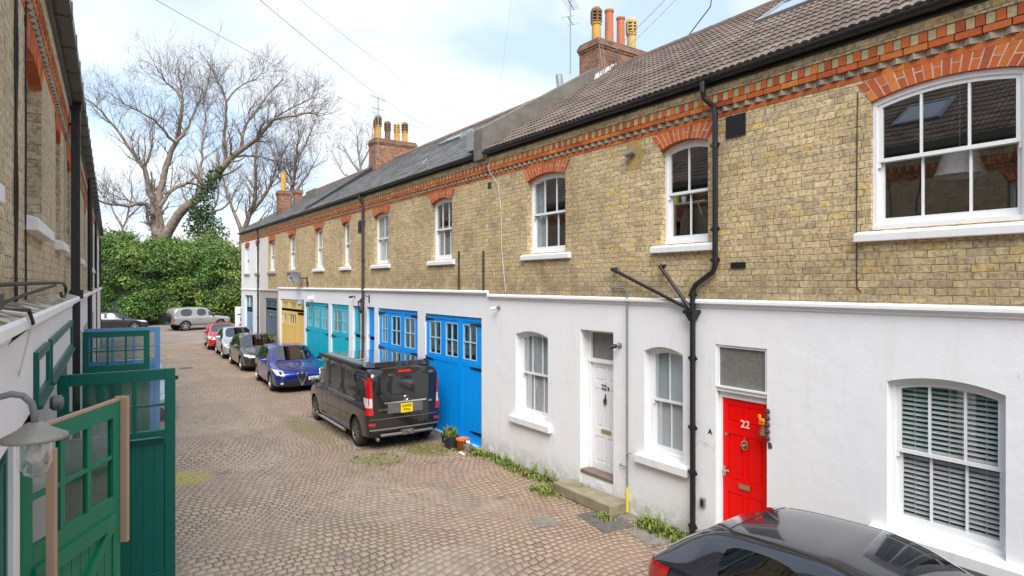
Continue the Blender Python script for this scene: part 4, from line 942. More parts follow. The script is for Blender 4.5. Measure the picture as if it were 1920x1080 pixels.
LB = lhouse('second house on the left, behind the square black downpipe, with faded blue door leaf', 11.95, 19.6)
upL2 = [O(12.4,13.54,4.25,5.665,.09), O(16.6,17.6,4.25,5.665,.085)]
mb = fmb(LB); wall(mb, 11.95, 19.6, LZ, 6.26, upL2); upper_top(mb, 11.95, 19.6); mb.build('brick_wall', M['stock_left'], LB)
llower(LB, 11.95, 19.6, [O(12.6,15.6,0,2.69,0,.2), O(16.75,19.2,0,2.69,0,.2)])
cornice(LB, 11.95, 19.6); arches(LB, upL2); left_gutter(LB, 11.95, 19.6); shell(LB, 11.95, 19.6, 'stock'); tiled_roof(LB, 11.95, 19.6)
for o in upL2: sash(LB, o, 2, 'woodwhite', .14, None, (4.235,4.10,.14,.10), 'sillwhite')
garage(LB, 12.62,15.0,.03,2.68,.12,'darkgreen','darkgreen',[],(),(),.12)
l3, mp3 = leaf(LB, -.11, 15.62, R(90), 1.21, .06, ZT, 'darkgreen', 3, 2, 1.93, bar=.04)
f = MB(mp3); f.box(.5,1.15,-.015,0,1.72,1.80); f.box(.2,.42,-.015,0,1.70,1.76); f.build('latch', M['black'], l3)
l4, mp4 = leaf(LB, -.11, 16.68, R(93), 1.47, .06, ZT, 'frenchblue', 3, 2, 1.90, bar=.045)
mb = fmb(LB); mb.tube([(-.15,19.5,6.4),(-.15,19.5,.03)], .055, 10); mb.build('downpipe', M['black'], LB)
LC = lhouse('third house on the left, beyond the round black downpipe, with a green painted front door', 19.6, 29.5)
upL3 = [O(20.4,21.3,4.25,5.665,.085), O(24.0,25.1,4.25,5.665,.085), O(27.6,28.6,4.25,5.665,.085)]
mb = fmb(LC); wall(mb, 19.6, 29.5, LZ, 6.26, upL3); upper_top(mb, 19.6, 29.5); mb.build('brick_wall', M['stock_left'], LC)
llower(LC, 19.6, 29.5, [O(21,22,.0,2.6,0,.15), O(24,26.8,0,2.7,0,.15)])
cornice(LC, 19.6, 29.5); arches(LC, upL3); left_gutter(LC, 19.6, 29.5, 'black'); shell(LC, 19.6, 29.5, 'stock'); tiled_roof(LC, 19.6, 29.5)
for o in upL3: sash(LC, o, 2, 'woodwhite', .14, None, (4.235,4.10,.14,.10), 'sillwhite')
garage(LC, 24.02,26.78,.03,2.68,.08,'frenchblue','frenchblue',[],(),(),.12); garage(LC, 21.02,21.98,.03,2.58,.08,'darkgreen','darkgreen',[],(),(),.12,'front_door')
LD = lhouse('cream rendered end house at the far end of the left terrace', 29.5, 44)
upL4 = [O(30.5,31.5,4.25,5.665,0,.1), O(34.5,35.5,4.25,5.665,0,.1), O(39,40,4.25,5.665,0,.1)]
mb = fmb(LD); wall(mb, 29.5, 44, LZ, 6.26, upL4, -.02); mb.quad((-.02,44,0),(7,44,0),(7,44,6.4),(-.02,44,6.4)); mb.build('painted_wall', M['cream'], LD)
mb = fmb(LD); upper_top(mb, 29.5, 44); mb.build('eaves_course', M['stock_left'], LD)
llower(LD, 29.5, 44, [O(31,33.5,0,2.6,0,.15)], 'cream')
left_gutter(LD, 29.5, 44, 'black'); shell(LD, 29.5, 44, 'cream'); tiled_roof(LD, 29.5, 44, 'slate', True)
for o in upL4:
    o = dict(o); sash(LD, dict(o, rise=.001), 2, 'woodwhite', .08, None, (4.235,4.10,.12,.08), 'sillwhite')
garage(LD, 31.02,33.48,.03,2.58,.08,'frenchblue','frenchblue',[],(),(),.12)
mb = fmb(LD); mb.tube([(-.10,43.9,6.4),(-.10,43.9,.03)], .05, 8); mb.tube([(-.09,31,6.4),(-.09,31,.03)], .05, 8); mb.build('downpipe', M['black'], LD)
exec("pass")
# ======================= ground =======================
def gz(y):
    t_ = max(0, min(1, (y-40)/14)); return .33*t_*t_*(3-2*t_)
t = T('stone sett paving'); o = t.obj(); s = t.sep(o)
wv = t.noise(o, .22, 2, .5, out=1); ws = t.sep(wv)
uu = t.m('ADD', s[0], t.m('MULTIPLY', t.m('SUBTRACT', ws[0], .5), 1.6)); vv = t.m('ADD', s[1], t.m('MULTIPLY', t.m('SUBTRACT', ws[1], .5), 2.2))
wv2 = t.sep(t.noise(o, 1.3, 2, .5, out=1)); uu = t.m('ADD', uu, t.m('MULTIPLY', t.m('SUBTRACT', wv2[0], .5), .16)); vv = t.m('ADD', vv, t.m('MULTIPLY', t.m('SUBTRACT', wv2[1], .5), .22))
mask, r1, r2, vec, d = t.bricks(uu, vv, .122, .118, 1.0, .018, .009)
c = t.ramp(r1, [(0,(.38,.29,.225)),(.3,(.45,.355,.28)),(.55,(.41,.335,.275)),(.75,(.48,.38,.29)),(.9,(.43,.31,.24)),(1,(.31,.25,.205))])
big = t.noise(o, .35, 5, .6); c = t.mix(t.m('MULTIPLY', t.sstep(big, .40, .62), .45), c, t.mix(1.0, c, (.74,.72,.73), 'MULTIPLY'))
big2 = t.noise(o, .6, 4, .6, dist=.5); c = t.mix(t.m('MULTIPLY', t.sstep(big2, .52, .70), .4), c, (.34,.285,.235))
# redder setts towards the right hand wall
rs = t.m('MULTIPLY', t.sstep(s[0], 2.6, 6.2), .75); c = t.mix(rs, c, t.mix(1.0, c, (.92,.76,.69), 'MULTIPLY'))
fine = t.noise(o, 34, 4, .65); c = t.mix(t.m('MULTIPLY', t.sstep(fine, .4, .8), .35), c, (.17,.14,.12))
jn = t.sstep(t.noise(o, .8, 4, .6), .38, .62); jc = t.mix(jn, (.21,.165,.115), (.10,.08,.06))
c = t.mix(mask, jc, c)
# moss and weeds growing in the joints: near the walls and in some patches
def blob(cx, cy, rx, ry, soft=.5):
    a = t.m('DIVIDE', t.m('SUBTRACT', s[0], cx), rx); b = t.m('DIVIDE', t.m('SUBTRACT', s[1], cy), ry)
    dd = t.m('ADD', t.m('MULTIPLY', a, a), t.m('MULTIPLY', b, b)); return t.sstep(t.m('ADD', dd, t.m('MULTIPLY', t.m('SUBTRACT', fine2, .5), 2.2)), 1.2, .35)
fine2 = t.noise(o, 5, 5, .65)
m1 = blob(1.35, 13.0, .75, .6); m2 = blob(5.0, 12.1, .5, .55); m3 = blob(6.2, 12.2, .5, .6); m4 = blob(4.6, 15.6, .4, 2.2)
jm = t.m('SUBTRACT', 1.0, mask)
mossy = t.m('MULTIPLY', t.m('MAXIMUM', t.m('MAXIMUM', m2, m3), t.m('MULTIPLY', m4, .55)), .8)
c = t.mix(mossy, c, t.mix(t.noise(o, 26, 3), (.10,.10,.02), (.22,.20,.05)))
c = t.mix(t.m('MULTIPLY', m1, t.m('ADD', t.m('MULTIPLY', jm, .6), .45), clamp=True), c, (.36,.33,.01))
edge = t.m('MULTIPLY', t.sstep(s[0], 6.3, 7.1), t.sstep(fine2, .42, .62)); edge = t.m('MULTIPLY', edge, .55)
c = t.mix(edge, c, (.13,.12,.04))
jw = t.m('MULTIPLY', t.m('MULTIPLY', jm, t.sstep(t.noise(o, .5, 3), .5, .62)), .6); c = t.mix(jw, c, (.15,.12,.035))
stn = t.m('MULTIPLY', t.sstep(t.noise(o, 1.1, 3, .6), .64, .72), .6); c = t.mix(t.m('MULTIPLY', t.m('MULTIPLY', t.sstep(t.noise(o, .33, 3, .5), .54, .60), t.sstep(t.noise(o, 3.5, 4), .3, .6)), .4), c, (.42,.36,.29)); c = t.mix(stn, c, (.09,.075,.065))
dome = t.sstep(d, 0.0, .05)
hgt = t.m('ADD', t.m('MULTIPLY', dome, 1.0), t.m('ADD', t.m('MULTIPLY', r2, .35), t.m('MULTIPLY', fine, .25)))
c = t.mix(t.m('MULTIPLY', t.sstep(t.noise(t.comb(s[0], t.m('MULTIPLY', s[1], .22)), 1.6, 4, .6), .50, .68), .35), c, (.20,.165,.14)); t.bump(hgt, .020); M['setts'] = t.set(col=c, rough=t.m('ADD', .42, t.m('MULTIPLY', fine, .35)), spec=.4)
t = T('brown worn tarmac'); o = t.obj()
c = t.mix(t.sstep(t.noise(o, .5, 5, .6), .4, .65), (.25,.20,.165), (.19,.15,.125)); c = t.mix(t.m('MULTIPLY', t.sstep(t.noise(o, 30, 3), .45, .7), .35), c, (.32,.28,.24))
t.bump(t.noise(o, 60, 3), .006); M['tarmac'] = t.set(col=c, rough=.85)
M['soilground'] = plain('bare earth', (.12,.09,.06), .95, noise=.6, nscale=2)
def strip(name, y0, y1, x0, x1, dz, mat, nx=2):
    mb = MB(); n = max(2, int((y1-y0)/1.0)); vs = []
    for j in range(n+1):
        y = y0+(y1-y0)*j/n
        for i in range(nx): vs.append((x0+(x1-x0)*i/(nx-1), y, gz(y)+dz))
    mb.add(vs, [(j*nx+i, j*nx+i+1, (j+1)*nx+i+1, (j+1)*nx+i) for j in range(n) for i in range(nx-1)])
    o = mb.build(name, M[mat], None); o['kind'] = 'structure'; return o
strip('ground', -400, 700, -500, 500, -.02, 'soilground')
strip('lane', -8, 42.2, -3, 8.5, 0, 'setts')
strip('cross_road', 42.2, 58.5, -30, 32, -.004, 'tarmac')
mb = MB(); vs = []
for i in range(40):
    x = -1 + i*.28; yy = 42.0 + .25*math.sin(x*.9) + .02*x*x*.3
    mb.box(x, x+.27, yy-.06, yy+.06, gz(yy)-.02, gz(yy)+.012)
M['kerbpale'] = plain('pale granite kerb', (.36,.33,.28), .9, noise=.5)
k_ = mb.build('kerb', M['kerbpale'], None); k_['kind'] = 'structure'
mb = MB(); vs=[(6.25,6.62,.006),(6.80,6.52,.006),(6.92,7.30,.006),(6.38,7.40,.006)]; mb.poly(vs); k_ = mb.build('tarmac_patch', M['asphaltpatch'], None); k_['kind'] = 'structure'
random.seed(3)
mb = MB(); mb.poly([(6.9,6.60,.005),(7.12,6.60,.005),(7.12,7.0,.005),(6.9,7.0,.005)]); mb.poly([(6.45,5.95,.005),(7.12,5.75,.005),(7.12,6.55,.005),(6.55,6.48,.005)])
mb.poly([(5.55,7.35,.005),(5.95,7.15,.005),(6.0,7.6,.005),(5.7,7.7,.005)]); k_ = mb.build('concrete_patch', M['conc'], None); k_['kind'] = 'structure'
# step in front of 22B
mb = wmb((6.93,7.72,0)); mb.box(6.72,7.125,6.98,8.42,0,.185); o = mb.build('stone_step', M['stone'], None, bevel=.02); o.location = (6.93,7.72,0)
tag(o, 'worn stone step on the ground in front of the white front door numbered 22B', 'step')

# ======================= weeds, moss =======================
t = T('weed leaf'); c = t.ramp(t.island(), [(0,(.08,.13,.02)),(.4,(.14,.19,.03)),(.75,(.20,.24,.05)),(1,(.26,.22,.08))]); M['weed'] = t.set(col=c, rough=.7)
t = T('yellow weed leaf'); c = t.ramp(t.island(), [(0,(.14,.20,.02)),(.5,(.26,.30,.03)),(1,(.40,.36,.06))]); M['weedy'] = t.set(col=c, rough=.7)
def tuft(mb, x, y, h, n, spread, rnd=random):
    for _ in range(n):
        a = rnd.uniform(0, 2*math.pi); l = h*rnd.uniform(.4, 1.1); px, py = x+rnd.gauss(0, spread), y+rnd.gauss(0, spread); w_ = rnd.uniform(.006,.016)
        ox, oy = math.cos(a)*l*.6, math.sin(a)*l*.6; bx, by = -math.sin(a)*w_, math.cos(a)*w_
        mb.add([(px-bx,py-by,0),(px+bx,py+by,0),(px+ox*.5+bx*1.3,py+oy*.5+by*1.3,l*.7),(px+ox*.5-bx*1.3,py+oy*.5-by*1.3,l*.7),(px+ox,py+oy,l)], [(0,1,2,3),(3,2,4)])
random.seed(11)
mb = MB()
for i in range(240):
    y = random.uniform(8.5, 11.5); tuft(mb, 7.08-abs(random.gauss(0,.10))*(1+ (y-8.5)*.1), y, random.uniform(.04,.11), 7, .04)
for i in range(60): tuft(mb, 7.0-abs(random.gauss(0,.15)), random.uniform(11.1,11.8), random.uniform(.04,.1), 6, .05)
for i in range(70): tuft(mb, 6.62+random.gauss(0,.07), 8.55+random.gauss(0,.15), .07, 6, .04)
for i in range(110): tuft(mb, 6.98+random.gauss(0,.07), random.uniform(5.75,6.55), random.uniform(.06,.14), 8, .05)
for i in range(25): tuft(mb, 6.66+random.gauss(0,.04), random.uniform(6.9,7.2), .08, 6, .04)
for i in range(45): tuft(mb, 6.2+random.gauss(0,.35), 12.3+random.gauss(0,.5), .04, 4, .06)
for i in range(60): tuft(mb, 5.0+random.gauss(0,.28), 12.1+random.gauss(0,.3), .03, 4, .07)
for i in range(60): tuft(mb, random.choice((.15,.3))+random.gauss(0,.1), random.uniform(12,40), .06, 5, .06)
o = mb.build('weeds', M['weed'], None); tag(o, 'low green weeds growing along the foot of the white wall', 'weeds', kind='stuff')
mb = MB()
for i in range(9):
    x, y = 7.03+random.gauss(0,.02), (9.3,9.0,8.75,10.2,9.35,6.2,6.45,8.9,7.9)[i]
    for k in range(4):
        pts = [(x+random.gauss(0,.03),y+random.gauss(0,.03),0)]; 
        for q in range(4): p = pts[-1]; pts.append((p[0]-random.uniform(0,.015), p[1]+random.gauss(0,.02), p[2]+random.uniform(.04,.07)))
        mb.tube(pts, .003, 4); 
        for p in pts[1:]: tuft_ = mb.add([(p[0]-.02,p[1],p[2]),(p[0]+.01,p[1]-.02,p[2]+.01),(p[0]+.0,p[1]+.02,p[2]+.02)], [(0,1,2)])
o = mb.build('tall_weeds', M['weed'], None); tag(o, 'thin upright seedlings sprouting by the white wall', 'weeds', kind='stuff')

mb = MB(); random.seed(21)
for i in range(900):
    x, y = (7.0-abs(random.gauss(0,.35)), random.uniform(5.5,30)) if i % 2 else (random.uniform(1,6.8), random.uniform(5,30)); a = random.uniform(0,6.3); l = random.uniform(.008,.028); w_ = l*.5
    mb.add([(x-math.cos(a)*l,y-math.sin(a)*l,.008),(x+math.sin(a)*w_,y-math.cos(a)*w_,.014),(x+math.cos(a)*l,y+math.sin(a)*l,.008),(x-math.sin(a)*w_,y+math.cos(a)*w_,.02)], [(0,1,2,3)])
t = T('dry litter'); c = t.ramp(t.island(), [(0,(.16,.09,.04)),(.5,(.30,.22,.12)),(.8,(.10,.12,.04)),(1,(.50,.46,.40))]); M['litter'] = t.set(col=c, rough=.9)
o = mb.build('leaf_litter', M['litter'], None); tag(o, 'tiny dry leaves and grit scattered over the stone setts', 'litter', kind='stuff')
# iron cover and paved drain channel in the lane
o = MB(); o.lathe((3.6,30.0,0), [(0,.006),(.28,.006),(.30,.002)], 24); M['cover'] = plain('iron cover', (.10,.09,.08), .6, noise=.6, nscale=30); o = o.build('manhole_cover', M['cover'], None); tag(o, 'round dark iron cover set in the lane ahead of the cars', 'manhole cover')
# ======================= pots =======================
def potobj(loc, r, h, mat, label, square=False, plant=0, fill='soil', taper=.8):
    root = empty('plant_pot', loc, 0, label, 'plant pot', 'pots beside the bright blue garage door'); mb = MB()
    if square:
        a, b = r*.8, r; vs = [(-a,-a,0),(a,-a,0),(a,a,0),(-a,a,0),(-b,-b,h),(b,-b,h),(b,b,h),(-b,b,h),(-b+.015,-b+.015,h),(b-.015,-b+.015,h),(b-.015,b-.015,h),(-b+.015,b-.015,h),(-a,-a,h*.8),(a,-a,h*.8),(a,a,h*.8),(-a,a,h*.8)]
        mb.add(vs, [(0,1,5,4),(1,2,6,5),(2,3,7,6),(3,0,4,7),(4,5,9,8),(5,6,10,9),(6,7,11,10),(7,4,8,11),(8,9,13,12),(9,10,14,13),(10,11,15,14),(11,8,12,15)])
    else: mb.lathe((0,0,0), [(0,0),(r*taper,0),(r*.97,h*.86),(r*1.08,h*.86),(r*1.08,h),(r*.98,h),(r*.9,h*.75)], 22)
    mb.build('pot', M[mat], root, smooth=not square)
    s_ = MB(); s_.lathe((0,0,0), [(0,h*.82),(r*.93,h*.8)], 16); s_.build('soil', M[fill], root)
    if plant:
        p = MB(); random.seed(int(r*1000)+plant)
        for i in range(plant): tuft(p, random.gauss(0,r*.4), random.gauss(0,r*.4), random.uniform(.08,.24), 4, .03)
        po = p.build('plant', M['weed'], root); po.location = (0,0,h*.8)
    return root
potobj((6.86,12.42,0), .13, .22, 'darkpot', 'small navy square planter with a straggly green plant, leftmost by the blue garage door', True, 60)
potobj((6.72,12.02,0), .14, .27, 'darkpot', 'black square planter beside the orange pot', True, 30)
potobj((6.80,11.68,0), .135, .27, 'terracotta', 'empty orange flower pot at the foot of the blue garage door')
root = empty('boot_scraper', (6.78,11.42,0), 0, 'clear glass jar on a white tray beside the orange flower pot', 'jar'); mb = MB()
mb.lathe((0,0,0),[(0,.02),(.09,.02),(.10,.08),(.10,.25),(.08,.29),(.09,.30)],18); mb.build('glass_body', M['lampglass'], root); root.name = 'glass_jar'
mb = MB(); mb.box(-.16,.16,-.14,.16,0,.02); mb.build('tray', M['sillwhite'], root, bevel=.008)
mb = MB(); mb.lathe((0,0,0),[(0,.03),(.085,.03),(.09,.18),(0,.18)],14); mb.build('grit', M['conc'], root)
def palm(loc, h, label, n=9, ln=.5, potr=.17):
    root = empty('potted_palm', loc, 0, label, 'potted plant', 'potted spiky plants along the right wall'); mb = MB(); mb.lathe((0,0,0),[(0,0),(potr*.75,0),(potr,.3),(potr*1.05,.3),(potr*.9,.27),(0,.25)],16); mb.build('pot', M['darkpot'], root)
    s_ = MB(); s_.tube([(0,0,.2),(.02,.01,h*.5),(0,0,h)], .025, 6); s_.build('stem', M['iron'], root)
    f = MB(); random.seed(int(h*100)+n)
    for i in range(n*3):
        a = random.uniform(0,2*math.pi); el = random.uniform(.0,1.3); l = ln*random.uniform(.7,1.1); prev = None; d_ = Vector((math.cos(a)*math.cos(el),math.sin(a)*math.cos(el),math.sin(el))); sd_ = Vector((-math.sin(a),math.cos(a),0))
        pts = [Vector((0,0,h))+d_*l*k/4 + Vector((0,0,-.28*l*(k/4)**2)) for k in range(5)]; ws_ = [.012,.022,.02,.013,.001]
        vs = []
        for p, w_ in zip(pts, ws_): vs += [tuple(p-sd_*w_), tuple(p+sd_*w_)]
        f.add(vs, [(2*k,2*k+1,2*k+3,2*k+2) for k in range(4)])
    f.build('foliage', M['weedy'], root); return root
palm((6.75,28.3,0), 1.25, 'tall potted palm in front of the slate blue garage door', 9, .42)
palm((6.82,21.0,0), .95, 'spiky potted plant by the teal garage door beside the dark blue car', 12, .5)
palm((6.85,19.85,0), .45, 'low bushy yellow green potted plant between the blue car and the van', 12, .35)

# ======================= fittings on walls =======================
def wall_thing(name, label, cat, w, u, z, fr=RF, group=None):
    o = fr.root(name, u, label, cat, w, z); o.location = fr.pt(w, u, z)
    if group: o['group'] = group
    return o
lt = wall_thing('wall_lantern', 'black glazed lantern on a curved bracket beside the brown downpipe', 'lantern', 0, 17.88, 3.15)
mb = fmb(lt); mb.box(-.02,0,17.85,17.91,3.08,3.32); mb.tube([(-.01,17.88,3.24),(-.12,17.88,3.30),(-.25,17.86,3.26),(-.28,17.86,3.20)], .012, 8); mb.build('bracket', M['black'], lt)
mb = fmb(lt); c = (-.28,17.86,0)
mb.lathe((-.28,17.86,3.0),[(0,.22),(.03,.20),(.045,.17),(.115,.12),(.115,.10)],6); mb.lathe((-.28,17.86,3.0),[(.06,-.16),(.03,-.20),(0,-.24)],6)
for k in range(6):
    a = 2*math.pi*k/6; mb.tube([(-.28+.10*math.cos(a),17.86+.10*math.sin(a),3.10),(-.28+.06*math.cos(a),17.86+.06*math.sin(a),2.84)], .009, 4)
mb.build('cage', M['black'], lt)
mb = fmb(lt); mb.lathe((-.28,17.86,3.0),[(.095,.10),(.055,-.15)],6); mb.build('glass', M['lampglass'], lt)
def cctv(w, u, z, label, fr=RF, mat='blackplastic', grp=None):
    r = wall_thing('security_camera', label, 'camera', w, u, z, fr)
    mb = fmb(r); mb.lathe((w,u,z),[(.045,0),(.045,-.02),(.02,-.03),(.015,-.08)],12,'x'); mb.build('mount', M['greypaint'], r)
    mb = fmb(r); mb.tube([(w-.08,u,z-.005),(w-.16,u+.08,z-.03)], .035, 12); mb.build('housing', M[mat], r)
cctv(0, 7.17, 2.66, 'small round black and grey camera on the white wall right of door 22B')
cctv(0, 19.1, 3.26, 'small dark camera above the narrow teal door')
cctv(0, 10.72, 3.16, 'small white sensor high on the white wall beside the blue garage', RF, 'sillwhite')
cctv(-.24, 22.8, 6.55, 'pale camera hanging under the left gutter', LF, 'sillwhite')
yl = wall_thing('wall_lamp', 'grey hooded lamp above the yellow garage door', 'wall lamp', 0, 24.85, 2.93)
mb = fmb(yl); mb.box(-.05,0,24.80,24.90,2.93,3.05); mb.build('mount', M['greypaint'], yl); mb = fmb(yl); mb.lathe((-.12,24.85,2.82),[(0,.24),(.06,.20),(.16,.08),(.17,.05),(.15,.05)],14); mb.build('shade', M['greypaint'], yl)
mb = fmb(yl); mb.lathe((-.12,24.85,2.80),[(0,-.02),(.06,0),(.07,.08)],12); mb.build('bulb', M['sillwhite'], yl)
wl = wall_thing('wall_lamp', 'white floodlight between the yellow and teal garage doors', 'wall lamp', 0, 23.55, 3.14)
mb = fmb(wl); mb.box(-.05,0,23.50,23.60,3.05,3.2); mb.build('mount', M['sillwhite'], wl); mb = fmb(wl); mb.lathe((-.12,23.55,3.12),[(0,-.10),(.09,-.06),(.10,.02),(.05,.08),(0,.09)],14); mb.build('globe', M['sillwhite'], wl)
sd_ = wall_thing('satellite_dish', 'grey satellite dish on the brick wall above the yellow garage door', 'satellite dish', 0, 24.2, 3.75)
mb = fmb(sd_); mb.tube([(0,24.2,3.62),(-.03,24.2,3.66),(-.05,24.2,3.95)], .022, 8); mb.tube([(-.05,24.2,3.88),(-.22,24.65,3.90)], .02, 8); mb.box(-.02,0,24.12,24.28,3.55,3.75); mb.build('arm', M['iron'], sd_)
mb = fmb(sd_); cen = Vector((-.30,24.95,3.92)); nn = Vector((-.75,-.62,.25)).normalized(); ax = nn.cross(Vector((0,0,1))).normalized(); ay = ax.cross(nn)
rings = []
for rr in (0,.09,.18,.25,.275):
    for k in range(24):
        a = 2*math.pi*k/24; p = cen + ax*math.cos(a)*rr*1.12 + ay*math.sin(a)*rr*.85 + nn*(rr*rr*.7-.05); rings.append(tuple(p))
mb.add(rings, [(i*24+k, i*24+(k+1)%24, (i+1)*24+(k+1)%24, (i+1)*24+k) for i in range(4) for k in range(24)]); M['dishgrey'] = plain('grey dish mesh', (.16,.17,.18), .5, noise=.3); mb.build('reflector', M['dishgrey'], sd_)
mb = fmb(sd_); e_ = cen + nn*.26 - ay*.08; mb.tube([tuple(cen-ay*.22), tuple(e_)], .012, 6); mb.tube([tuple(e_), tuple(e_-nn*.08)], .03, 8); mb.build('feed', M['black'], sd_)
kb = wall_thing('key_safe', 'small dark key safe on the white wall beside the black downpipe', 'key safe', 0, 5.53, .60)
mb = fmb(kb); mb.box(-.045,0,5.49,5.57,.53,.66); mb.build('body', M['greypaint'], kb, bevel=.012); mb = fmb(kb); mb.box(-.05,-.045,5.505,5.555,.55,.63); mb.build('front_cover', M['black'], kb)
# ornament with key chain hanging at the red door frame
orn = wall_thing('door_ornament', 'brown wicker ornament with a yellow toy figure hanging by the red door frame', 'ornament', 0, 4.53, 1.86)
mb = fmb(orn); random.seed(5)
for k in range(5): mb.lathe((-.03,4.535,1.66+k*.085),[(0,0),(.028,.012),(.034,.035),(.026,.06),(0,.075)],10)
mb.build('bead_string', M['iron'], orn)
M['wicker'] = plain('brown wicker', (.23,.10,.05), .85, noise=.7, nscale=30, bump=.01)
mb = fmb(orn); mb.add([(-.04,4.66,1.75),(-.04,4.52,1.73),(-.09,4.60,1.72),(-.05,4.60,1.87),(-.03,4.56,1.86),(-.035,4.64,1.70)], [(0,2,3),(2,1,4,3),(0,5,2),(5,1,2),(0,3,4,1,5)]); mb.build('wicker_bell', M['wicker'], orn, bevel=.01)
M['toy'] = plain('orange yellow toy', (.85,.35,.02), .5)
mb = fmb(orn); mb.box(-.07,-.04,4.56,4.63,1.90,1.94); mb.box(-.065,-.045,4.61,4.65,1.94,1.985)
for e in (4.565,4.585,4.61,4.625): mb.box(-.062,-.048,e,e+.01,1.86,1.90)
mb.build('toy_figure', M['toy'], orn, bevel=.006)
# swan neck lamp on the left wall
sw = wall_thing('wall_lamp', 'grey swan neck lamp with disc shade and glass jar at the lower left', 'wall lamp', -.05, 3.30, 3.0, LF)
LW = -.27
mb = fmb(sw); mb.lathe((-.10,3.30,3.0),[(.05,0),(.05,-.02),(.02,-.03)],14,'x'); mb.tube([(-.10,3.30,3.0),(-.135,3.30,3.02),(-.155,3.30,3.08),(-.175,3.30,3.145),(-.21,3.30,3.18),(-.25,3.30,3.19),(-.29,3.30,3.18),(-.32,3.30,3.145),(LW-.06,3.30,3.09),(LW-.06,3.30,3.04)], .014, 10); mb.build('arm', M['greypaint'], sw, smooth=True)
mb = fmb(sw); mb.lathe((LW-.06,3.30,2.99),[(0,.075),(.03,.07),(.05,.055),(.06,.045),(.118,.014),(.121,.0),(.115,.0),(.06,.03)],28); M['galv'] = plain('galvanised shade', (.34,.33,.29), .5, metal=.3, noise=.5, nscale=9); mb.build('lamp_shade', M['galv'], sw, smooth=True)
mb = fmb(sw); mb.lathe((LW-.06,3.30,2.99),[(.058,.02),(.064,-.02),(.062,-.10),(.048,-.14),(.02,-.158),(0,-.16)],20); mb.build('glass_jar', M['lampglass'], sw, smooth=True)
mb = fmb(sw); mb.lathe((LW-.06,3.30,2.99),[(.012,.02),(.015,-.03),(.03,-.06),(.03,-.08),(.015,-.10),(0,-.105)],14); M['bulb'] = plain('opal bulb', (.7,.7,.68), .3); mb.build('bulb', M['bulb'], sw, smooth=True)
# wrought iron bracket on left wall
ib = wall_thing('iron_bracket', 'rusty wrought iron bracket with a coiled end above the left ledge', 'bracket', 0, 5.0, 3.6, LF)
mb = fmb(ib); mb.tube([(-.03,4.0,3.64),(-.10,5.5,3.655),(-.16,7.6,3.665),(-.17,8.3,3.66),(-.17,8.7,3.62),(-.17,8.75,3.55),(-.17,8.45,3.51),(-.17,8.0,3.52),(-.17,7.9,3.56)], .014, 8); mb.tube([(-.02,4.0,3.50),(-.10,5.6,3.58),(-.16,7.3,3.64)], .012, 8); mb.build('scroll', M['iron'], ib)
# sign by the end house
sg = empty('street_sign', (7.0,37.6,0), 0, 'white notice board with black marks beside the white end house', 'sign')
mb = MB(); mb.tube([(.3,0,0),(.3,0,2.3)], .03, 8); mb.build('post', M['greypaint'], sg); mb = MB(); mb.box(-.02,.62,-.02,0,1.05,2.38); mb.build('board', M['sillwhite'], sg)
mb = MB(); mb.box(.10,.5,-.024,-.021,1.9,1.96); mb.box(.25,.4,-.024,-.021,1.55,1.75); mb.box(.2,.28,-.024,-.021,1.3,1.4); mb.box(.36,.48,-.024,-.021,1.25,1.4); mb.build('marks', M['blackplastic'], sg)
# things inside the windows
pl = empty('pendant_lamp', (8.0, 2.76, 5.0), 0, 'white drum lampshade hanging inside the large upper window', 'ceiling lamp')
mb = MB(); mb.lathe((0,0,0),[(.15,.14),(.25,-.14)],24); mb.build('lamp_shade', M['blind'], pl); mb = MB(); mb.tube([(0,0,.1),(0,0,1.05)], .006, 6); mb.lathe((0,0,.14),[(0,.06),(.03,.04),(.03,0)],10); mb.build('cord', M['sillwhite'], pl)
sh = empty('window_shelf', (7.13+.32, 6.2, 4.86), 0, 'white shelf across the middle of the narrow upper window', 'shelf')
mb = MB(); mb.box(-.08,.08,-.5,.5,0,.02); mb.build('board', M['sillwhite'], sh); mb = MB(); mb.tube([(.05,.35,-.18),(-.05,.35,0)], .008, 5); mb.tube([(.05,-.35,-.18),(-.05,-.35,0)], .008, 5); mb.build('bracket', M['sillwhite'], sh)
M['limepot'] = plain('lime yellow pot', (.55,.62,.03), .4)
def inpot(u, z, r, h, mat, label, plant, name='plant_pot', cat='plant pot'):
    root = empty(name, (7.13+.31, u, z), 0, label, cat); mb = MB(); mb.lathe((0,0,0),[(0,0),(r*.8,0),(r,h),(r*.9,h),(r*.8,h*.8),(0,h*.8)],16); mb.build('pot', M[mat], root)
    if plant:
        p = MB(); random.seed(plant)
        for i in range(plant): tuft(p, random.gauss(0,r*.3), random.gauss(0,r*.3), random.uniform(.05,.14), 3, .02)
        po = p.build('plant', M['weed'], root); po.location = (0,0,h*.75)
inpot(6.30,4.885,.055,.11,'limepot','lime yellow pot with a leafy plant on the window shelf',26)
inpot(6.14,4.885,.04,.09,'sillwhite','small white cup on the window shelf, right of the lime pot',0,'cup','cup')
inpot(6.44,4.885,.03,.08,'greypaint','small grey pot with a sprig at the left end of the window shelf',12)
inpot(6.40,5.20,.06,.14,'potorange','orange brown pot standing high in the narrow upper window',0)

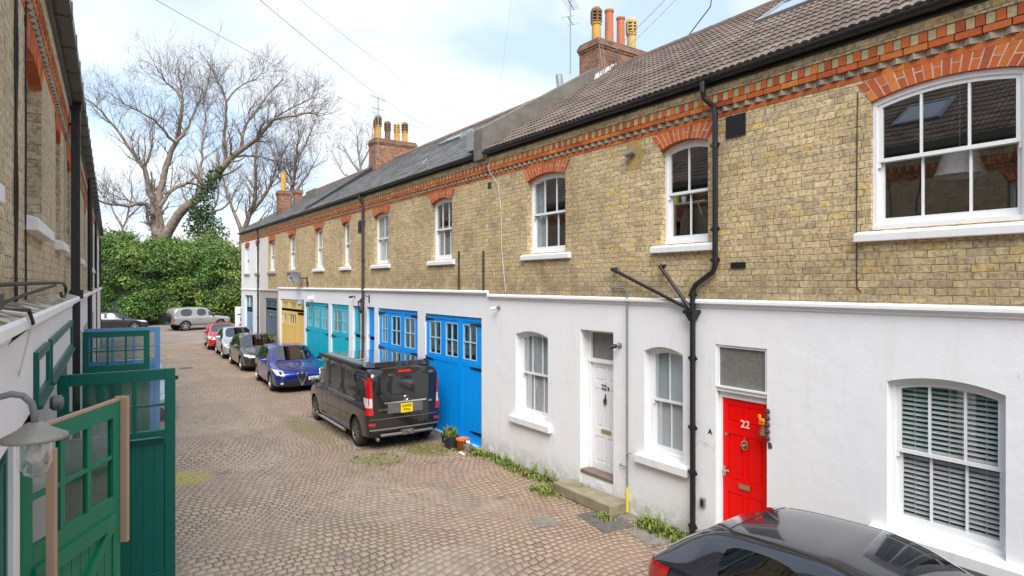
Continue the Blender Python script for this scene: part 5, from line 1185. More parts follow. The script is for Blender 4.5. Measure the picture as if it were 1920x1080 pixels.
# ======================= aerials and overhead wires =======================
def aerial(label, base, h, els, lean=0):
    root = empty('tv_aerial', base, 0, label, 'aerial'); mb = MB(); mb.tube([(0,0,0),(lean*.1,0,h*.15),(lean*.1,0,h)], .016, 6); mb.build('mast', M['lead'], root)
    for (z, ln, n, a) in els:
        e = MB(); ca, sa = math.cos(a), math.sin(a); e.tube([(-ca*ln/2,-sa*ln/2,z),(ca*ln/2,sa*ln/2,z)], .010, 5)
        for k in range(n): q = -ln/2+ln*k/(n-1); e.tube([(ca*q+sa*.16,sa*q-ca*.16,z),(ca*q-sa*.16,sa*q+ca*.16,z)], .005, 4)
        e.build('element', M['lead'], root)
    return root
aerial('tall tv aerial on the left side of the nearest chimney', (10.12,11.95,9.0), 1.9, [(1.78,.7,8,.6),(1.35,.5,2,.6)])
aerial('thin tv aerial above the second chimney', (9.95,24.0,8.9), 2.5, [(2.45,.9,6,.5),(2.0,.6,3,.3)])
root = empty('roof_mast', (10.85,8.6,8.9), 0, 'bent black mast leaning from the ridge of the tiled roof', 'mast'); mb = MB(); mb.tube([(0,0.5,0),(0,-.35,.62),(0,-.42,1.0)], .012, 6); mb.tube([(0,-.38,1.0),(0,-.46,.98)], .02, 5); mb.build('pole', M['black'], root)
def wire(a, b, sag, label, r=.012, mat='cable'):
    A, B = Vector(a), Vector(b); mb = MB(); c0 = (A+B)/2; pts = []
    for i in range(25): s_ = i/24; p = A.lerp(B, s_) - Vector((0,0,sag*4*s_*(1-s_))); pts.append(tuple(p - A))
    mb.tube(pts, r*.62, 4); o = mb.build('overhead_cable', M[mat], None); o.location = A; tag(o, label, 'cable', 'cables strung across the lane'); return o
exec("pass")
# ======================= cars =======================
def lerp(a, b, k): return a+(b-a)*k
def interp(tab, x):
    for (a, va), (b, vb) in zip(tab, tab[1:]):
        if x <= b: k = (x-a)/(b-a) if b > a else 0; return lerp(va, vb, max(0, min(1, k)))
    return tab[-1][1]
def make_car(label, loc, yaw, P, paint, cat='car', group=None, name='parked_car'):
    """P: L,W, st = stations (d from front, half width, zbottom, zshoulder, ztop, k cabin factor, seg tag to next), wheel positions"""
    root = empty(name, loc, yaw, label, cat, group); L, W = P['L'], P['W']; hw = W/2
    st = P['st']; rows = []; wr0 = P.get('wroof', hw-.27)
    for (d, w, zb, zs, zt, k, tg) in st:
        y = L/2 - d
        w6 = lerp(w-.10, wr0+.05, k); z6 = lerp(zs+(zt-zs)*.45, zt-.085, k); w7 = lerp(w-.20, wr0-.03, k); z7 = lerp(zs+(zt-zs)*.75, zt-.028, k)
        rows.append([(0,y,zb),(w*.8,y,zb),(w-.035,y,zb+.07),(w,y,lerp(zb,zs,.52)),(w-.006,y,zs-.07),(w-.05,y,zs),(w6,y,z6),(w7,y,z7),(w7*.55,y,zt-.004),(0,y,zt)])
    bm = bmesh.new(); n = 10; cr = bm.edges.layers.float.new('crease_edge')
    V = []
    for r in rows:
        right = [bm.verts.new(p) for p in r]; left = [right[0]] + [bm.verts.new((-p[0],p[1],p[2])) for p in r[1:-1]] + [right[-1]]
        V.append((right, left))
    for i in range(len(rows)-1):
        tg = st[i][6]
        for side in (0, 1):
            for j in range(n-1):
                a, b, c, d = V[i][side][j], V[i][side][j+1], V[i+1][side][j+1], V[i+1][side][j]
                f = bm.faces.new((a,b,c,d) if side else (d,c,b,a)); f.smooth = True; mi = 0
                if j == 5: mi = {'g':1,'k':2,'wg':1,'rg':1}.get(tg.split('+')[0], 0)
                if j in (7, 8) and 'W' in tg: mi = 3
                if j in (7, 8) and 'B' in tg: mi = 4
                if j <= 1: mi = 2
                f.material_index = mi
    for e, fl in ((0, 1), (-1, 0)):
        for j in range(n-1):
            a, b, c, d = V[e][0][j], V[e][0][j+1], V[e][1][j+1], V[e][1][j]
            vs = []
            for q in (a, b, c, d):
                if q not in vs: vs.append(q)
            if len(vs) > 2: f = bm.faces.new(vs if fl else vs[::-1]); f.smooth = True; f.material_index = 0
    for e in bm.edges:
        ms = {f.material_index for f in e.link_faces}
        if len(ms) > 1 and (ms & {1,3,4}): e[cr] = .75
    # crease along shoulder
    for i in range(len(rows)-1):
        for s in (0, 1):
            ed = bm.edges.get((V[i][s][4], V[i+1][s][4]))
            if ed: ed[cr] = max(ed[cr], P.get('crease', .35))
            ed = bm.edges.get((V[i][s][2], V[i+1][s][2]))
            if ed: ed[cr] = .4
    bmesh.ops.recalc_face_normals(bm, faces=bm.faces)
    me = bpy.data.meshes.new('body'); bm.to_mesh(me); bm.free()
    mats = [paint, M[P.get('sglass','carglassdark')], M['trim'], M['carglass'], M[P.get('bglass','carglassdark')]]
    for m in mats: me.materials.append(m)
    o = bpy.data.objects.new('body', me); COL.objects.link(o)
    sb = o.modifiers.new('s', 'SUBSURF'); sb.levels = 2; sb.render_levels = 2
    wr = P['wr']; cut = MB(); xw = hw - .05
    for y in P['axles']:
        for s in (-1, 1): cut.tube([(s*(hw-.30), y, wr*1.0), (s*(hw+.2), y, wr*1.0)], wr+.055, 28)
    co = cut.build('cut', M['seam']); bo = o.modifiers.new('b', 'BOOLEAN'); bo.object = co; bo.operation = 'DIFFERENCE'; bo.solver = 'EXACT'
    dg = bpy.context.evaluated_depsgraph_get(); em = bpy.data.meshes.new_from_object(o.evaluated_get(dg))
    bpy.data.objects.remove(o); bpy.data.objects.remove(co)
    b2 = bmesh.new(); b2.from_mesh(em); b2.faces.ensure_lookup_table()
    nm = len(em.materials)
    # faces cut from the wheel wells carry the cutter's material: turn them black trim
    for f in b2.faces:
        if f.material_index > 4: f.material_index = 2
        c = f.calc_center_median()
        for y in P['axles']:
            if abs(c.x) < hw-.02 and (Vector((c.y-y, c.z-wr)).length < wr+.062) and abs(c.x) > hw-.32: f.material_index = 2
    bvh = BVHTree.FromBMesh(b2)
    glass = [f for f in b2.faces if f.material_index in (1,3,4)]; seen = set(); groups = []
    for f in glass:
        if f in seen: continue
        stack = [f]; seen.add(f); g = []
        while stack:
            q = stack.pop(); g.append(q)
            for e in q.edges:
                for h in e.link_faces:
                    if h not in seen and h.material_index == f.material_index: seen.add(h); stack.append(h)
        groups.append(g)
    for g in groups:
        mi = g[0].material_index; vs = {}; vl = []; fs = []
        for f in g:
            ix = []
            for v in f.verts:
                if v not in vs: vs[v] = len(vl); vl.append(tuple(v.co))
                ix.append(vs[v])
            fs.append(tuple(ix))
        mb = MB(); mb.add(vl, fs); mb.build({1:'side_window',3:'windscreen',4:'rear_window'}[mi], mats[mi], root, smooth=True)
    bmesh.ops.delete(b2, geom=glass, context='FACES')
    mb_ = bpy.data.meshes.new('body'); b2.to_mesh(mb_); b2.free()
    for m in mats[:3]: mb_.materials.append(m)
    mb_.polygons.foreach_set('use_smooth', [True]*len(mb_.polygons))
    bo_ = bpy.data.objects.new('body', mb_); COL.objects.link(bo_); bo_.parent = root
    try:
        mb_.set_sharp_from_angle(angle=R(50))
    except Exception: pass
    # seats and inner tub so the cabin is not empty
    it = MB(); zf = P.get('zfloor', .45); yc = (P['axles'][0]+P['axles'][1])/2
    it.box(-hw+.14, hw-.14, P['axles'][1]+.1, P['axles'][0]-.35, zf-.12, zf)
    for y in P.get('seats', (.15, -.75)):
        for s in (-.36, .36): it.box(s-.24, s+.24, y-.1, y+.38, zf, zf+.2); it.box(s-.23, s+.23, y-.22, y-.08, zf+.1, zf+.62); it.box(s-.12, s+.12, y-.24, y-.12, zf+.64, zf+.82)
    it.box(-hw+.16, hw-.16, P['axles'][0]-.55, P['axles'][0]-.25, zf+.2, zf+.46)
    it.build('seats', M['trim'], root, bevel=.03)
    # wheels
    for y in P['axles']:
        for s in (-1, 1):
            x = s*(hw-.035)
            wh = MB(); ww = .19
            wh.lathe((x,y,wr), [(wr*.66,s*.0),(wr*.70,s*.005),(wr*.93,s*-.005),(wr*.99,s*-.03),(wr,s*-.06),(wr,s*-.15),(wr*.96,s*-.19),(wr*.6,s*-.2)], 32, 'x')
            tyre = wh.build('wheel', M['tyre'], root, smooth=False)
            rm = MB(); rr = wr*.665
            rm.lathe((x,y,wr), [(rr,s*.0),(rr*.93,s*.004),(rr*.90,s*-.02),(rr*.86,s*-.12)], 32, 'x')
            rm.lathe((x,y,wr), [(0,s*-.012),(rr*.2,s*-.012),(rr*.24,s*-.03)], 16, 'x')
            ns = P.get('spokes', 5)
            for k in range(ns):
                a = 2*math.pi*k/ns + .3; sp_ = .16 if ns <= 6 else .09
                pts = []
                for (q, wd) in ((.15, sp_*1.0), (.92, sp_*.9)):
                    for dd in (-wd/2*1.2, wd/2*1.2): pts.append((q, dd))
                def W_(q, dd, off): return (x+off, y+rr*(q*math.cos(a)-dd*math.sin(a)*1.3), wr+rr*(q*math.sin(a)+dd*math.cos(a)*1.3))
                rm.add([W_(.15,-sp_,s*-.012),W_(.15,sp_,s*-.012),W_(.93,sp_*.8,s*-.004),W_(.93,-sp_*.8,s*-.004),W_(.15,-sp_,s*-.05),W_(.15,sp_,s*-.05),W_(.93,sp_*.8,s*-.05),W_(.93,-sp_*.8,s*-.05)], [(0,1,2,3),(0,4,5,1),(1,5,6,2),(2,6,7,3),(3,7,4,0)])
            rm.build('rim', M[P.get('rim','alu')], tyre)
            bd = MB(); bd.lathe((x,y,wr), [(0,s*-.10),(rr*.85,s*-.10)], 24, 'x'); bd.build('brake_disc', M['iron'], tyre)
    # ---- patches projected on the body
    DIR = {'front':Vector((0,-1,0)),'rear':Vector((0,1,0)),'left':Vector((1,0,0)),'right':Vector((-1,0,0)),'top':Vector((0,0,-1))}
    def hit(ax, a, b, off):
        d = DIR[ax]
        o_ = {'front':Vector((a,5,b)),'rear':Vector((a,-5,b)),'left':Vector((-3,a,b)),'right':Vector((3,a,b)),'top':Vector((a,b,4))}[ax]
        h = bvh.ray_cast(o_, d)
        if h[0] is None: return None
        nn = h[1] if h[1].dot(d) < 0 else -h[1]
        if ax == 'rear' and h[0].y > -L/2+.45: return None
        if ax == 'front' and h[0].y < L/2-.9: return None
        return h[0] + nn*off
    def patch(name_, ax, c4, mat, off=.006, n=8, m=6, parent=None, label=None, edge=True):
        mb = MB(); g = []
        for j in range(m+1):
            for i in range(n+1):
                s_, t_ = i/n, j/m
                a = lerp(lerp(c4[0][0],c4[1][0],s_), lerp(c4[3][0],c4[2][0],s_), t_); b = lerp(lerp(c4[0][1],c4[1][1],s_), lerp(c4[3][1],c4[2][1],s_), t_)
                h = hit(ax, a, b, off); g.append(h)
        last = next((q for q in g if q), None)
        if last is None: return None
        fs = []
        ok = [q is not None for q in g]
        vs = [tuple(q) if q else tuple(last) for q in g]
        w1_ = n+1
        for j in range(m):
            for i in range(n):
                ix = (j*w1_+i, j*w1_+i+1, (j+1)*w1_+i+1, (j+1)*w1_+i)
                if all(ok[k] for k in ix):
                    ps = [Vector(vs[k]) for k in ix]
                    if max((ps[0]-ps[2]).length, (ps[1]-ps[3]).length) < .8: fs.append(ix)
        mb.add(vs, fs)
        if edge:   # thin rim back to the body
            back = len(mb.v); 
        return mb.build(name_, M[mat] if isinstance(mat, str) else mat, parent or root, smooth=True, label=label)
    def line(ax, pts, w_=.008, off=.0015, mat='seam', name_='panel_gap'):
        mb = MB()
        P3 = []
        for (p, q) in zip(pts, pts[1:]):
            k = max(2, int(math.hypot(q[0]-p[0], q[1]-p[1])/.08))
            for i in range(k): P3.append((lerp(p[0],q[0],i/k), lerp(p[1],q[1],i/k)))
        P3.append(pts[-1]); vs = []; prev = None
        for i, p in enumerate(P3):
            a = P3[min(i+1,len(P3)-1)]; b = P3[max(i-1,0)]; dx_, dy_ = a[0]-b[0], a[1]-b[1]; l = math.hypot(dx_,dy_) or 1; nx, ny = -dy_/l*w_/2, dx_/l*w_/2
            h1, h2 = hit(ax, p[0]+nx, p[1]+ny, off), hit(ax, p[0]-nx, p[1]-ny, off)
            if h1 is None or h2 is None: continue
            vs += [tuple(h1), tuple(h2)]
        if len(vs) > 3: mb.add(vs, [(2*i,2*i+1,2*i+3,2*i+2) for i in range(len(vs)//2-1)]); return mb.build(name_, M[mat] if isinstance(mat,str) else mat, root)
    return root, patch, line, hit
def mirror(root, x, y, z, paint, s=(-1, 1), sc_=1.0):
    for q in s:
        m = MB(); X = q*x; m.add([(X,y+.05,z-.06),(X+q*.19*sc_,y+.02,z-.06),(X+q*.21*sc_,y+.0,z+.05),(X+q*.02,y+.03,z+.065),(X,y-.04,z-.05),(X+q*.19*sc_,y-.06,z-.055),(X+q*.20*sc_,y-.06,z+.045),(X+q*.02,y-.05,z+.055)], [(0,1,2,3),(4,5,6,7),(0,1,5,4),(1,2,6,5),(2,3,7,6),(3,0,4,7)])
        mo = m.build('mirror', paint, root, smooth=False, bevel=.02)
        g = MB(); g.add([(X+q*.02,y-.063,z-.04),(X+q*.175*sc_,y-.068,z-.04),(X+q*.18*sc_,y-.068,z+.035),(X+q*.03,y-.063,z+.04)], [(0,1,2,3)]); g.build('mirror_glass', M['chrome'], mo)
def plate(root, pos, ry, txt, mat, w=.52, h=.111, tilt=0, twoline=None):
    m = MB(); m.box(-w/2, w/2, -.006, .006, -h/2, h/2); p = m.build('number_plate', M[mat], root, bevel=.004); p.location = pos; p.rotation_euler = (tilt, 0, ry)
    if twoline:
        for k, tx in enumerate(twoline): text_mesh(tx, .082, 'trim', p, (0,-.0075,.043-.088*k), (R(90),0,0), 'characters', .001, .002)
    else: text_mesh(txt, .098, 'trim', p, (0,-.0075,0), (R(90),0,0), 'characters', .001, .002)
def hatch(L=4.3, W=1.8, H=1.46, hood=.93, five=True, nose=0.0, rear=0.0):
    hw = W/2
    st = [(0.0,hw*.70,.26,.52,.60,0,'p'),(.05,hw*.86,.20,.62,.70,0,'p'),(.22,hw*.95,.17,.70,.78,0,'p'),(.70,hw*.985,.17,.80,.87,0,'p'),(1.08,hw,.17,.87,hood,0,'p'),
          (1.22,hw,.17,.885,hood+.05,.10,'g+W'),(1.93,hw,.17,.92,H-.05,.92,'p'),(2.02,hw,.17,.925,H-.03,1,'g'),(2.55,hw,.17,.93,H,1,'k'),(2.63,hw,.17,.935,H,1,'g'),
          (3.30,hw*.995,.18,.95,H-.035,1,'p'),(3.42,hw*.99,.18,.955,H-.05,.98,'g'),(3.72,hw*.98,.19,.965,H-.10,.95,'p'),(3.86,hw*.96,.20,.965,H-.14,.88,'B'),(4.13,hw*.93,.22,.95,1.06,.45,'p'),(4.22,hw*.90,.23,.93,.98,.2,'p'),(4.27,hw*.86,.25,.88,.93,0,'p'),(4.30,hw*.76,.30,.80,.86,0,'p')]
    k = L/4.3; st = [(d*k,)+s_ for d, *s_ in [(a[0],)+a[1:] for a in st] for s_ in [tuple(s_)]]
    return dict(L=L, W=W, st=st, axles=(L/2-.86*k, L/2-3.48*k), wr=.32)
def front_kit(root, patch, line, L, W, hw, light=(.52,.84,.60,.74), grille=None, lower=True, plate_at=None, fog=True):
    x0, x1, z0, z1 = light
    for s in (-1, 1):
        hl = patch('headlight', 'front', [(s*x0,z0),(s*x1,z0+.05),(s*x1*1.0,z1+.04),(s*x0,z1-.02)], 'clearlens', .006)
        if hl: patch('bulb_ring', 'front', [(s*(x0+.10),z0+.04),(s*(x0+.19),z0+.05),(s*(x0+.19),z1-.02),(s*(x0+.10),z1-.03)], 'trim', .010, 4, 4, hl)
    if lower: patch('lower_grille', 'front', [(-hw*.72,.24),(hw*.72,.24),(hw*.62,.40),(-hw*.62,.40)], 'trim', .006, 16, 3)
    for xx in (-.28, .28): line('top', [(xx*2.3,L/2-.22),(xx*2.6,L/2-1.05)], .008)
def side_kit(line, L, W, P, five=True):
    f, r = P['axles']; 
    for ax in ('left', 'right'):
        line(ax, [(f-.42,.30),(f-.36,.60),(f-.33,.88)], .010); 
        ym = f-1.48 if five else f-1.75
        line(ax, [(ym,.25),(ym,.90)], .010); line(ax, [(f-.42,.26),(ym,.24)], .010)
        if five: line(ax, [(ym,.25),(r+.42,.26),(r+.33,.60),(r+.12,.88)], .010)
        for y in ((ym+.16,) + ((r+.30,) if five else ())): line(ax, [(y,.82),(y+.17,.825)], .022, .012, 'trim', 'door_handle')

# --- black people carrier with roof box
Lv, Wv = 4.76, 1.84; hv = Wv/2
vst = [(0,hv*.75,.28,.62,.72,0,'p'),(.06,hv*.88,.22,.74,.84,0,'p'),(.3,hv*.95,.2,.86,.96,0,'p'),(.72,hv*.985,.2,.98,1.08,0,'p'),(.86,hv,.2,1.0,1.14,.1,'g+W'),(1.50,hv,.2,1.03,1.76,.9,'p'),(1.62,hv,.2,1.03,1.80,1,'g'),(1.95,hv,.2,1.03,1.83,1,'k'),(2.05,hv,.2,1.035,1.84,1,'g'),(2.98,hv,.2,1.035,1.85,1,'k'),(3.06,hv,.2,1.035,1.85,1,'g'),(4.02,hv,.2,1.04,1.84,1,'p'),(4.35,hv*.99,.22,1.04,1.83,1,'p'),(4.60,hv*.975,.24,1.03,1.80,1,'p'),(4.70,hv*.95,.28,1.0,1.72,1,'p'),(4.76,hv*.90,.34,.98,1.60,.97,'p')]
PV = dict(L=Lv, W=Wv, st=vst, axles=(Lv/2-.82, Lv/2-4.02), wr=.335, wroof=hv-.13, crease=.5, spokes=7, rim='darkalloy', sglass='carglassdark', zfloor=.5, seats=(.55,-.4,-1.3))
BLACKP = carpaint('black car paint', (.008,.008,.009), .1, .16, .035)
van, patch, line, hit = make_car('black people carrier with raised roof parked beside the bright blue garage', (5.93,15.0,0), R(-1.2), PV, BLACKP, 'people carrier')
for s in (-1, 1):
    tl = patch('tail_light', 'rear', [(s*.74,.80),(s*.885,.80),(s*.845,1.62),(s*.79,1.60)], 'redlens', .010, 6, 14)
    patch('reversing_lens', 'rear', [(s*.765,.96),(s*.868,.96),(s*.858,1.16),(s*.77,1.16)], 'clearlens', .014, 4, 5, tl)
    patch('side_lens', 'left' if s < 0 else 'right', [(-2.36,.82),(-2.29,.82),(-2.27,1.58),(-2.30,1.60)], 'redlens', .010, 4, 10, tl)
    patch('reflector', 'rear', [(s*.70,.56),(s*.84,.56),(s*.84,.62),(s*.70,.62)], 'redlens', .008, 4, 2)
patch('rear_window', 'rear', [(-.69,1.15),(.69,1.15),(.64,1.61),(-.64,1.61)], 'skyglass_dark' if 'skyglass_dark' in M else 'trim', .006, 14, 8)
patch('plate_recess', 'rear', [(-.42,.80),(.42,.80),(.42,1.02),(-.42,1.02)], 'darkalloy', .004, 10, 4)
patch('chrome_strip', 'rear', [(-.50,1.02),(.50,1.02),(.50,1.055),(-.50,1.055)], 'chrome', .016, 10, 1)
line('rear', [(-.72,.72),(.72,.72)], .014); line('rear', [(-.73,.72),(-.72,1.1),(-.70,1.66)], .010); line('rear', [(.73,.72),(.72,1.1),(.70,1.66)], .010)
line('rear', [(-.86,.70),(.86,.70)], .018, .008, 'darkalloy', 'bumper_strip'); line('rear', [(-.82,.47),(.82,.47)], .03, .012, 'alu', 'bumper_strip')
patch('high_brake_light', 'rear', [(-.16,1.685),(.16,1.685),(.14,1.725),(-.14,1.725)], 'redlens', .012, 6, 2)
mb = MB(); mb.tube([(-.62,-2.46,.36),(-.1,-2.48,.36),(.62,-2.46,.36)], .035, 8); mb.box(-.14,.14,-2.52,-2.42,.33,.43); mb.tube([(0,-2.50,.38),(0,-2.58,.42)], .025, 8); mb.build('tow_bar', M['darkalloy'], van)
mb = MB(); mb.tube([(-.68,-2.36,.30),(-.68,-2.48,.28)], .035, 10); mb.build('exhaust', M['chrome'], van)
# emblem: ring with three spokes, and badge letters
mb = MB(); cy = hit('rear', 0, 1.105, .02); cy = cy.y if cy else -2.4
mb.tube([(.05*math.cos(a),cy,1.12+.05*math.sin(a)) for a in [i*math.pi/10 for i in range(21)]], .006, 6, False)
for k in range(3): a = math.pi/2+2*math.pi*k/3; mb.tube([(0,cy,1.12),(.05*math.cos(a),cy,1.12+.05*math.sin(a))], .005, 5)
mb.build('emblem', M['chrome'], van)
h_ = hit('rear', -.56, .88, .008); text_mesh('VIANO', .075, 'chrome', van, (-.55, (h_.y if h_ else -2.38)-.008, .90), (R(90),0,0), 'badge', .002, .002)
h_ = hit('rear', .6, 1.0, .008); text_mesh('CDI', .05, 'chrome', van, (.60, (h_.y if h_ else -2.38)-.008, 1.0), (R(90),0,0), 'badge', .002, .001)
h_ = hit('rear', 0, .9, .01); plate(van, (.02, (h_.y if h_ else -2.38)-.012, .895), 0, '', 'plateY', .285, .203, 0, ('GW59','FYN'))
mb = MB(); mb.tube([(0,-2.40,1.19),(-.03,-2.395,1.22),(-.42,-2.385,1.20)], .008, 5); mb.build('wiper', M['trim'], van)
for s in (-1, 1):
    ax = 'left' if s < 0 else 'right'
    line(ax, [(.86,.28),(.86,1.0)], .010); line(ax, [(.42,.26),(.42,1.80)], .010); line(ax, [(-.62,.28),(-.60,1.02)], .010); line(ax, [(.86,.26),(-.60,.26)], .012)
    line(ax, [(.40,1.035),(-1.6,1.04)], .03, .006, 'alu', 'waist_trim'); line(ax, [(.80,.62),(-1.3,.66)], .012, .003, 'trim', 'rub_strip')
    for y in (.52, .30): line(ax, [(y,.95),(y-.16,.95)], .028, .016, 'alu', 'door_handle')
    mb = MB(); mb.tube([(s*(hv+.03),1.12,.30),(s*(hv+.045),1.05,.28),(s*(hv+.045),-1.1,.28),(s*(hv+.03),-1.2,.30)], .032, 8); mb.build('side_step', M['chrome'], van)
mirror(van, .86, 1.32, 1.10, BLACKP, sc_=1.1)
mb = MB(); mb.add([(-.76,1.12,1.80),(.76,1.12,1.80),(.80,.9,1.80),(.80,-2.0,1.80),(.66,-2.16,1.80),(-.66,-2.16,1.80),(-.80,-2.0,1.80),(-.80,.9,1.80),
   (-.66,.9,1.87),(.66,.9,1.87),(.72,.7,1.90),(.72,-1.90,1.905),(.60,-2.04,1.90),(-.60,-2.04,1.90),(-.72,-1.90,1.905),(-.72,.7,1.90)],
   [(0,1,9,8),(1,2,10,9),(2,3,11,10),(3,4,12,11),(4,5,13,12),(5,6,14,13),(6,7,15,14),(7,0,8,15),(8,9,10,11,12,13,14,15)]); 
ROOFP = carpaint('dark metallic roof paint', (.03,.035,.045), .5, .10, .05); mb.build('raised_roof', ROOFP, van, bevel=.015)
mb = MB(); mb.box(-.93,-.81,-1.9,1.1,1.78,1.86); mb.build('side_awning', M['trim'], van, bevel=.02)
mb = MB(); mb.tube([(-.85,-1.5,1.92),(-.5,-1.5,1.945)], .012, 6); mb.build('roof_rail', M['alu'], van)
front_kit(van, patch, line, Lv, Wv, hv, (.50,.82,.72,.90))

# --- purple blue hatchback with a shield grille
PB = hatch(4.35, 1.80, 1.46); PB['spokes'] = 5; PB['sglass'] = 'carglassdark'; PB['wroof'] = .62; hb = .9
BLUEP = carpaint('deep violet blue paint', (.006,.022,.23), .45, .22, .05)
car, patch, line, hit = make_car('violet blue hatchback with a chrome shield grille and offset number plate', (6.12,23.2,0), R(180-3), PB, BLUEP, group='cars parked along the right wall')
LB_ = PB['L']
for s in (-1, 1):
    hl = patch('headlight', 'front', [(s*.56,.58),(s*.80,.62),(s*.86,.78),(s*.60,.74)], 'clearlens', .007, 10, 8)
    patch('headlight_bowl', 'front', [(s*.62,.62),(s*.70,.63),(s*.72,.73),(s*.64,.72)], 'trim', .011, 4, 4, hl)
    patch('fog_light', 'front', [(s*.60,.31),(s*.68,.31),(s*.68,.38),(s*.60,.38)], 'clearlens', .012, 4, 4)
patch('lower_grille', 'front', [(-.72,.24),(.72,.24),(.66,.42),(-.66,.42)], 'trim', .006, 18, 4)
patch('grille', 'front', [(-.015,.27),(.015,.27),(.17,.64),(-.17,.64)], 'seam', .010, 8, 8)
for pts in ([(-.0,.25),(-.17,.63),(-.12,.66)], [(0,.25),(.17,.63),(.12,.66)]): line('front', pts, .024, .018, 'chrome', 'grille_surround')
for z in (.36,.43,.50,.57): line('front', [(-.36*(z-.25),z),(.36*(z-.25),z)], .010, .016, 'chrome', 'grille_bar')
patch('emblem', 'front', [(-.035,.63),(.035,.63),(.035,.70),(-.035,.70)], 'chrome', .014, 3, 3)
h_ = hit('front', -.44, .47, .02)
plate(car, (-.46, (h_.y if h_ else LB_/2)+.01, .475), R(180)+R(8), 'EX60 CMX', 'plateW')
for s in (-1, 1): line('top', [(s*.14,LB_/2-.12),(s*.42,LB_/2-.75),(s*.62,LB_/2-1.12)], .010)
side_kit(line, LB_, 1.8, PB); mirror(car, .84, LB_/2-1.50, .98, BLUEP)
mb = MB(); mb.tube([(-.6,LB_/2-1.14,.985),(0,LB_/2-1.17,1.0)], .008, 5); mb.tube([(.0,LB_/2-1.15,.985),(.6,LB_/2-1.17,1.0)], .008, 5); mb.build('wiper', M['trim'], car)

# --- dark grey hatchback
PG = hatch(4.28, 1.79, 1.46); PG['spokes'] = 5; GREYP = carpaint('dark graphite paint', (.035,.04,.042), .5, .25, .08)
car, patch, line, hit = make_car('dark graphite hatchback with a slim grille, between the violet blue and the silver car', (6.28,29.1,0), R(180-1.5), PG, GREYP, group='cars parked along the right wall')
front_kit(car, patch, line, 4.28, 1.79, .895, (.46,.82,.60,.70)); patch('upper_grille', 'front', [(-.45,.63),(.45,.63),(.45,.67),(-.45,.67)], 'trim', .008, 10, 2)
line('front', [(-.62,.44),(-.35,.27),(.35,.27),(.62,.44)], .03, .010, 'seam', 'bumper_strip'); side_kit(line, 4.28, 1.79, PG); mirror(car, .84, 2.14-1.50, .98, GREYP)
# --- silver hatchback
PS = hatch(4.0, 1.70, 1.50, .96); SILV = carpaint('silver paint', (.50,.52,.55), .6, .25, .06)
car, patch, line, hit = make_car('silver hatchback with twin round headlights behind the graphite car', (6.40,34.1,0), R(180-3), PS, SILV, group='cars parked along the right wall')
front_kit(car, patch, line, 4.0, 1.70, .85, (.46,.80,.58,.72)); patch('upper_grille', 'front', [(-.30,.50),(.30,.50),(.32,.60),(-.32,.60)], 'trim', .008, 10, 2); side_kit(line, 4.0, 1.7, PS); mirror(car, .80, 2.0-1.45, 1.0, SILV)
# --- red car
PR = hatch(4.4, 1.74, 1.42, .90); REDP = carpaint('bright red paint', (.50,.006,.008), .1, .22, .05)
car, patch, line, hit = make_car('bright red car, farthest of the row beyond the white end house', (6.55,39.1,0), R(180-5), PR, REDP, group='cars parked along the right wall')
front_kit(car, patch, line, 4.4, 1.74, .87); side_kit(line, 4.4, 1.74, PR); mirror(car, .82, 2.2-1.52, .96, REDP)
# --- silver car on the left between the door leaves
car, patch, line, hit = make_car('silver blue car parked on the left behind the open door leaves', (1.22,20.6,0), R(180-2), dict(hatch(4.1,1.70,1.47,.94)), carpaint('silver blue paint', (.36,.40,.46), .55, .25, .06), group='cars parked on the left')
front_kit(car, patch, line, 4.1, 1.7, .85); side_kit(line, 4.1, 1.7, hatch(4.1,1.7,1.47)); mirror(car, .80, .58, .97, M['trim'])
# --- nearest car lower right
PN = hatch(4.45, 1.82, 1.46, .95); PN['wroof'] = .60; PN['sglass'] = 'carglassdark'; PN['spokes'] = 5
NEARP = carpaint('blue black paint', (.028,.032,.045), .45, .12, .05)
st_ = PN['st']; kk = 4.45/4.3
hw = .91
PN['st'] = [(0.0,hw*.70,.26,.52,.60,0,'p'),(.05,hw*.86,.20,.62,.70,0,'p'),(.22,hw*.95,.17,.70,.78,0,'p'),(.70,hw*.985,.17,.80,.87,0,'p'),(1.08,hw,.17,.87,.95,0,'p'),
  (1.46,hw,.17,.885,1.0,.10,'g+W'),(2.38,hw,.17,.93,1.39,.92,'p'),(2.48,hw,.17,.935,1.42,1,'g'),(2.75,hw,.17,.95,1.46,1,'k'),(2.84,hw,.17,.96,1.46,1,'g'),
  (3.35,hw*.995,.18,.99,1.44,1,'g'),(3.62,hw*.985,.18,1.04,1.41,1,'p'),(3.78,hw*.975,.19,1.06,1.385,.98,'p'),(3.92,hw*.96,.20,1.06,1.34,.92,'B'),(4.25,hw*.93,.22,1.02,1.12,.5,'p'),(4.36,hw*.90,.23,.98,1.04,.25,'p'),(4.42,hw*.86,.25,.90,.97,0,'p'),(4.45,hw*.76,.30,.82,.88,0,'p')]
car, patch, line, hit = make_car('shiny blue black car at the lower right in front of the red door', (5.40,2.05,0), R(180+1), PN, NEARP)
for s in (-1, 1):
    patch('tail_light', 'rear', [(s*.60,.78),(s*.86,.80),(s*.88,.97),(s*.62,.93)], 'redlens', .008, 8, 5)
    patch('tail_light', 'left' if s < 0 else 'right', [(-2.22,.80),(-1.90,.84),(-1.86,.98),(-2.18,.95)], 'redlens', .008, 8, 5)
    line('left' if s < 0 else 'right', [(-.1,1.0),(-.9,1.04),(-1.30,1.08)], .012, .006, 'chrome', 'window_trim')
for q in (-1, 1): line('top', [(q*.535,.05),(q*.53,-.6),(q*.50,-1.45)], .022, .002); line('top', [(q*.50,-1.50),(q*.56,-1.75),(q*.66,-2.05)], .014, .002)
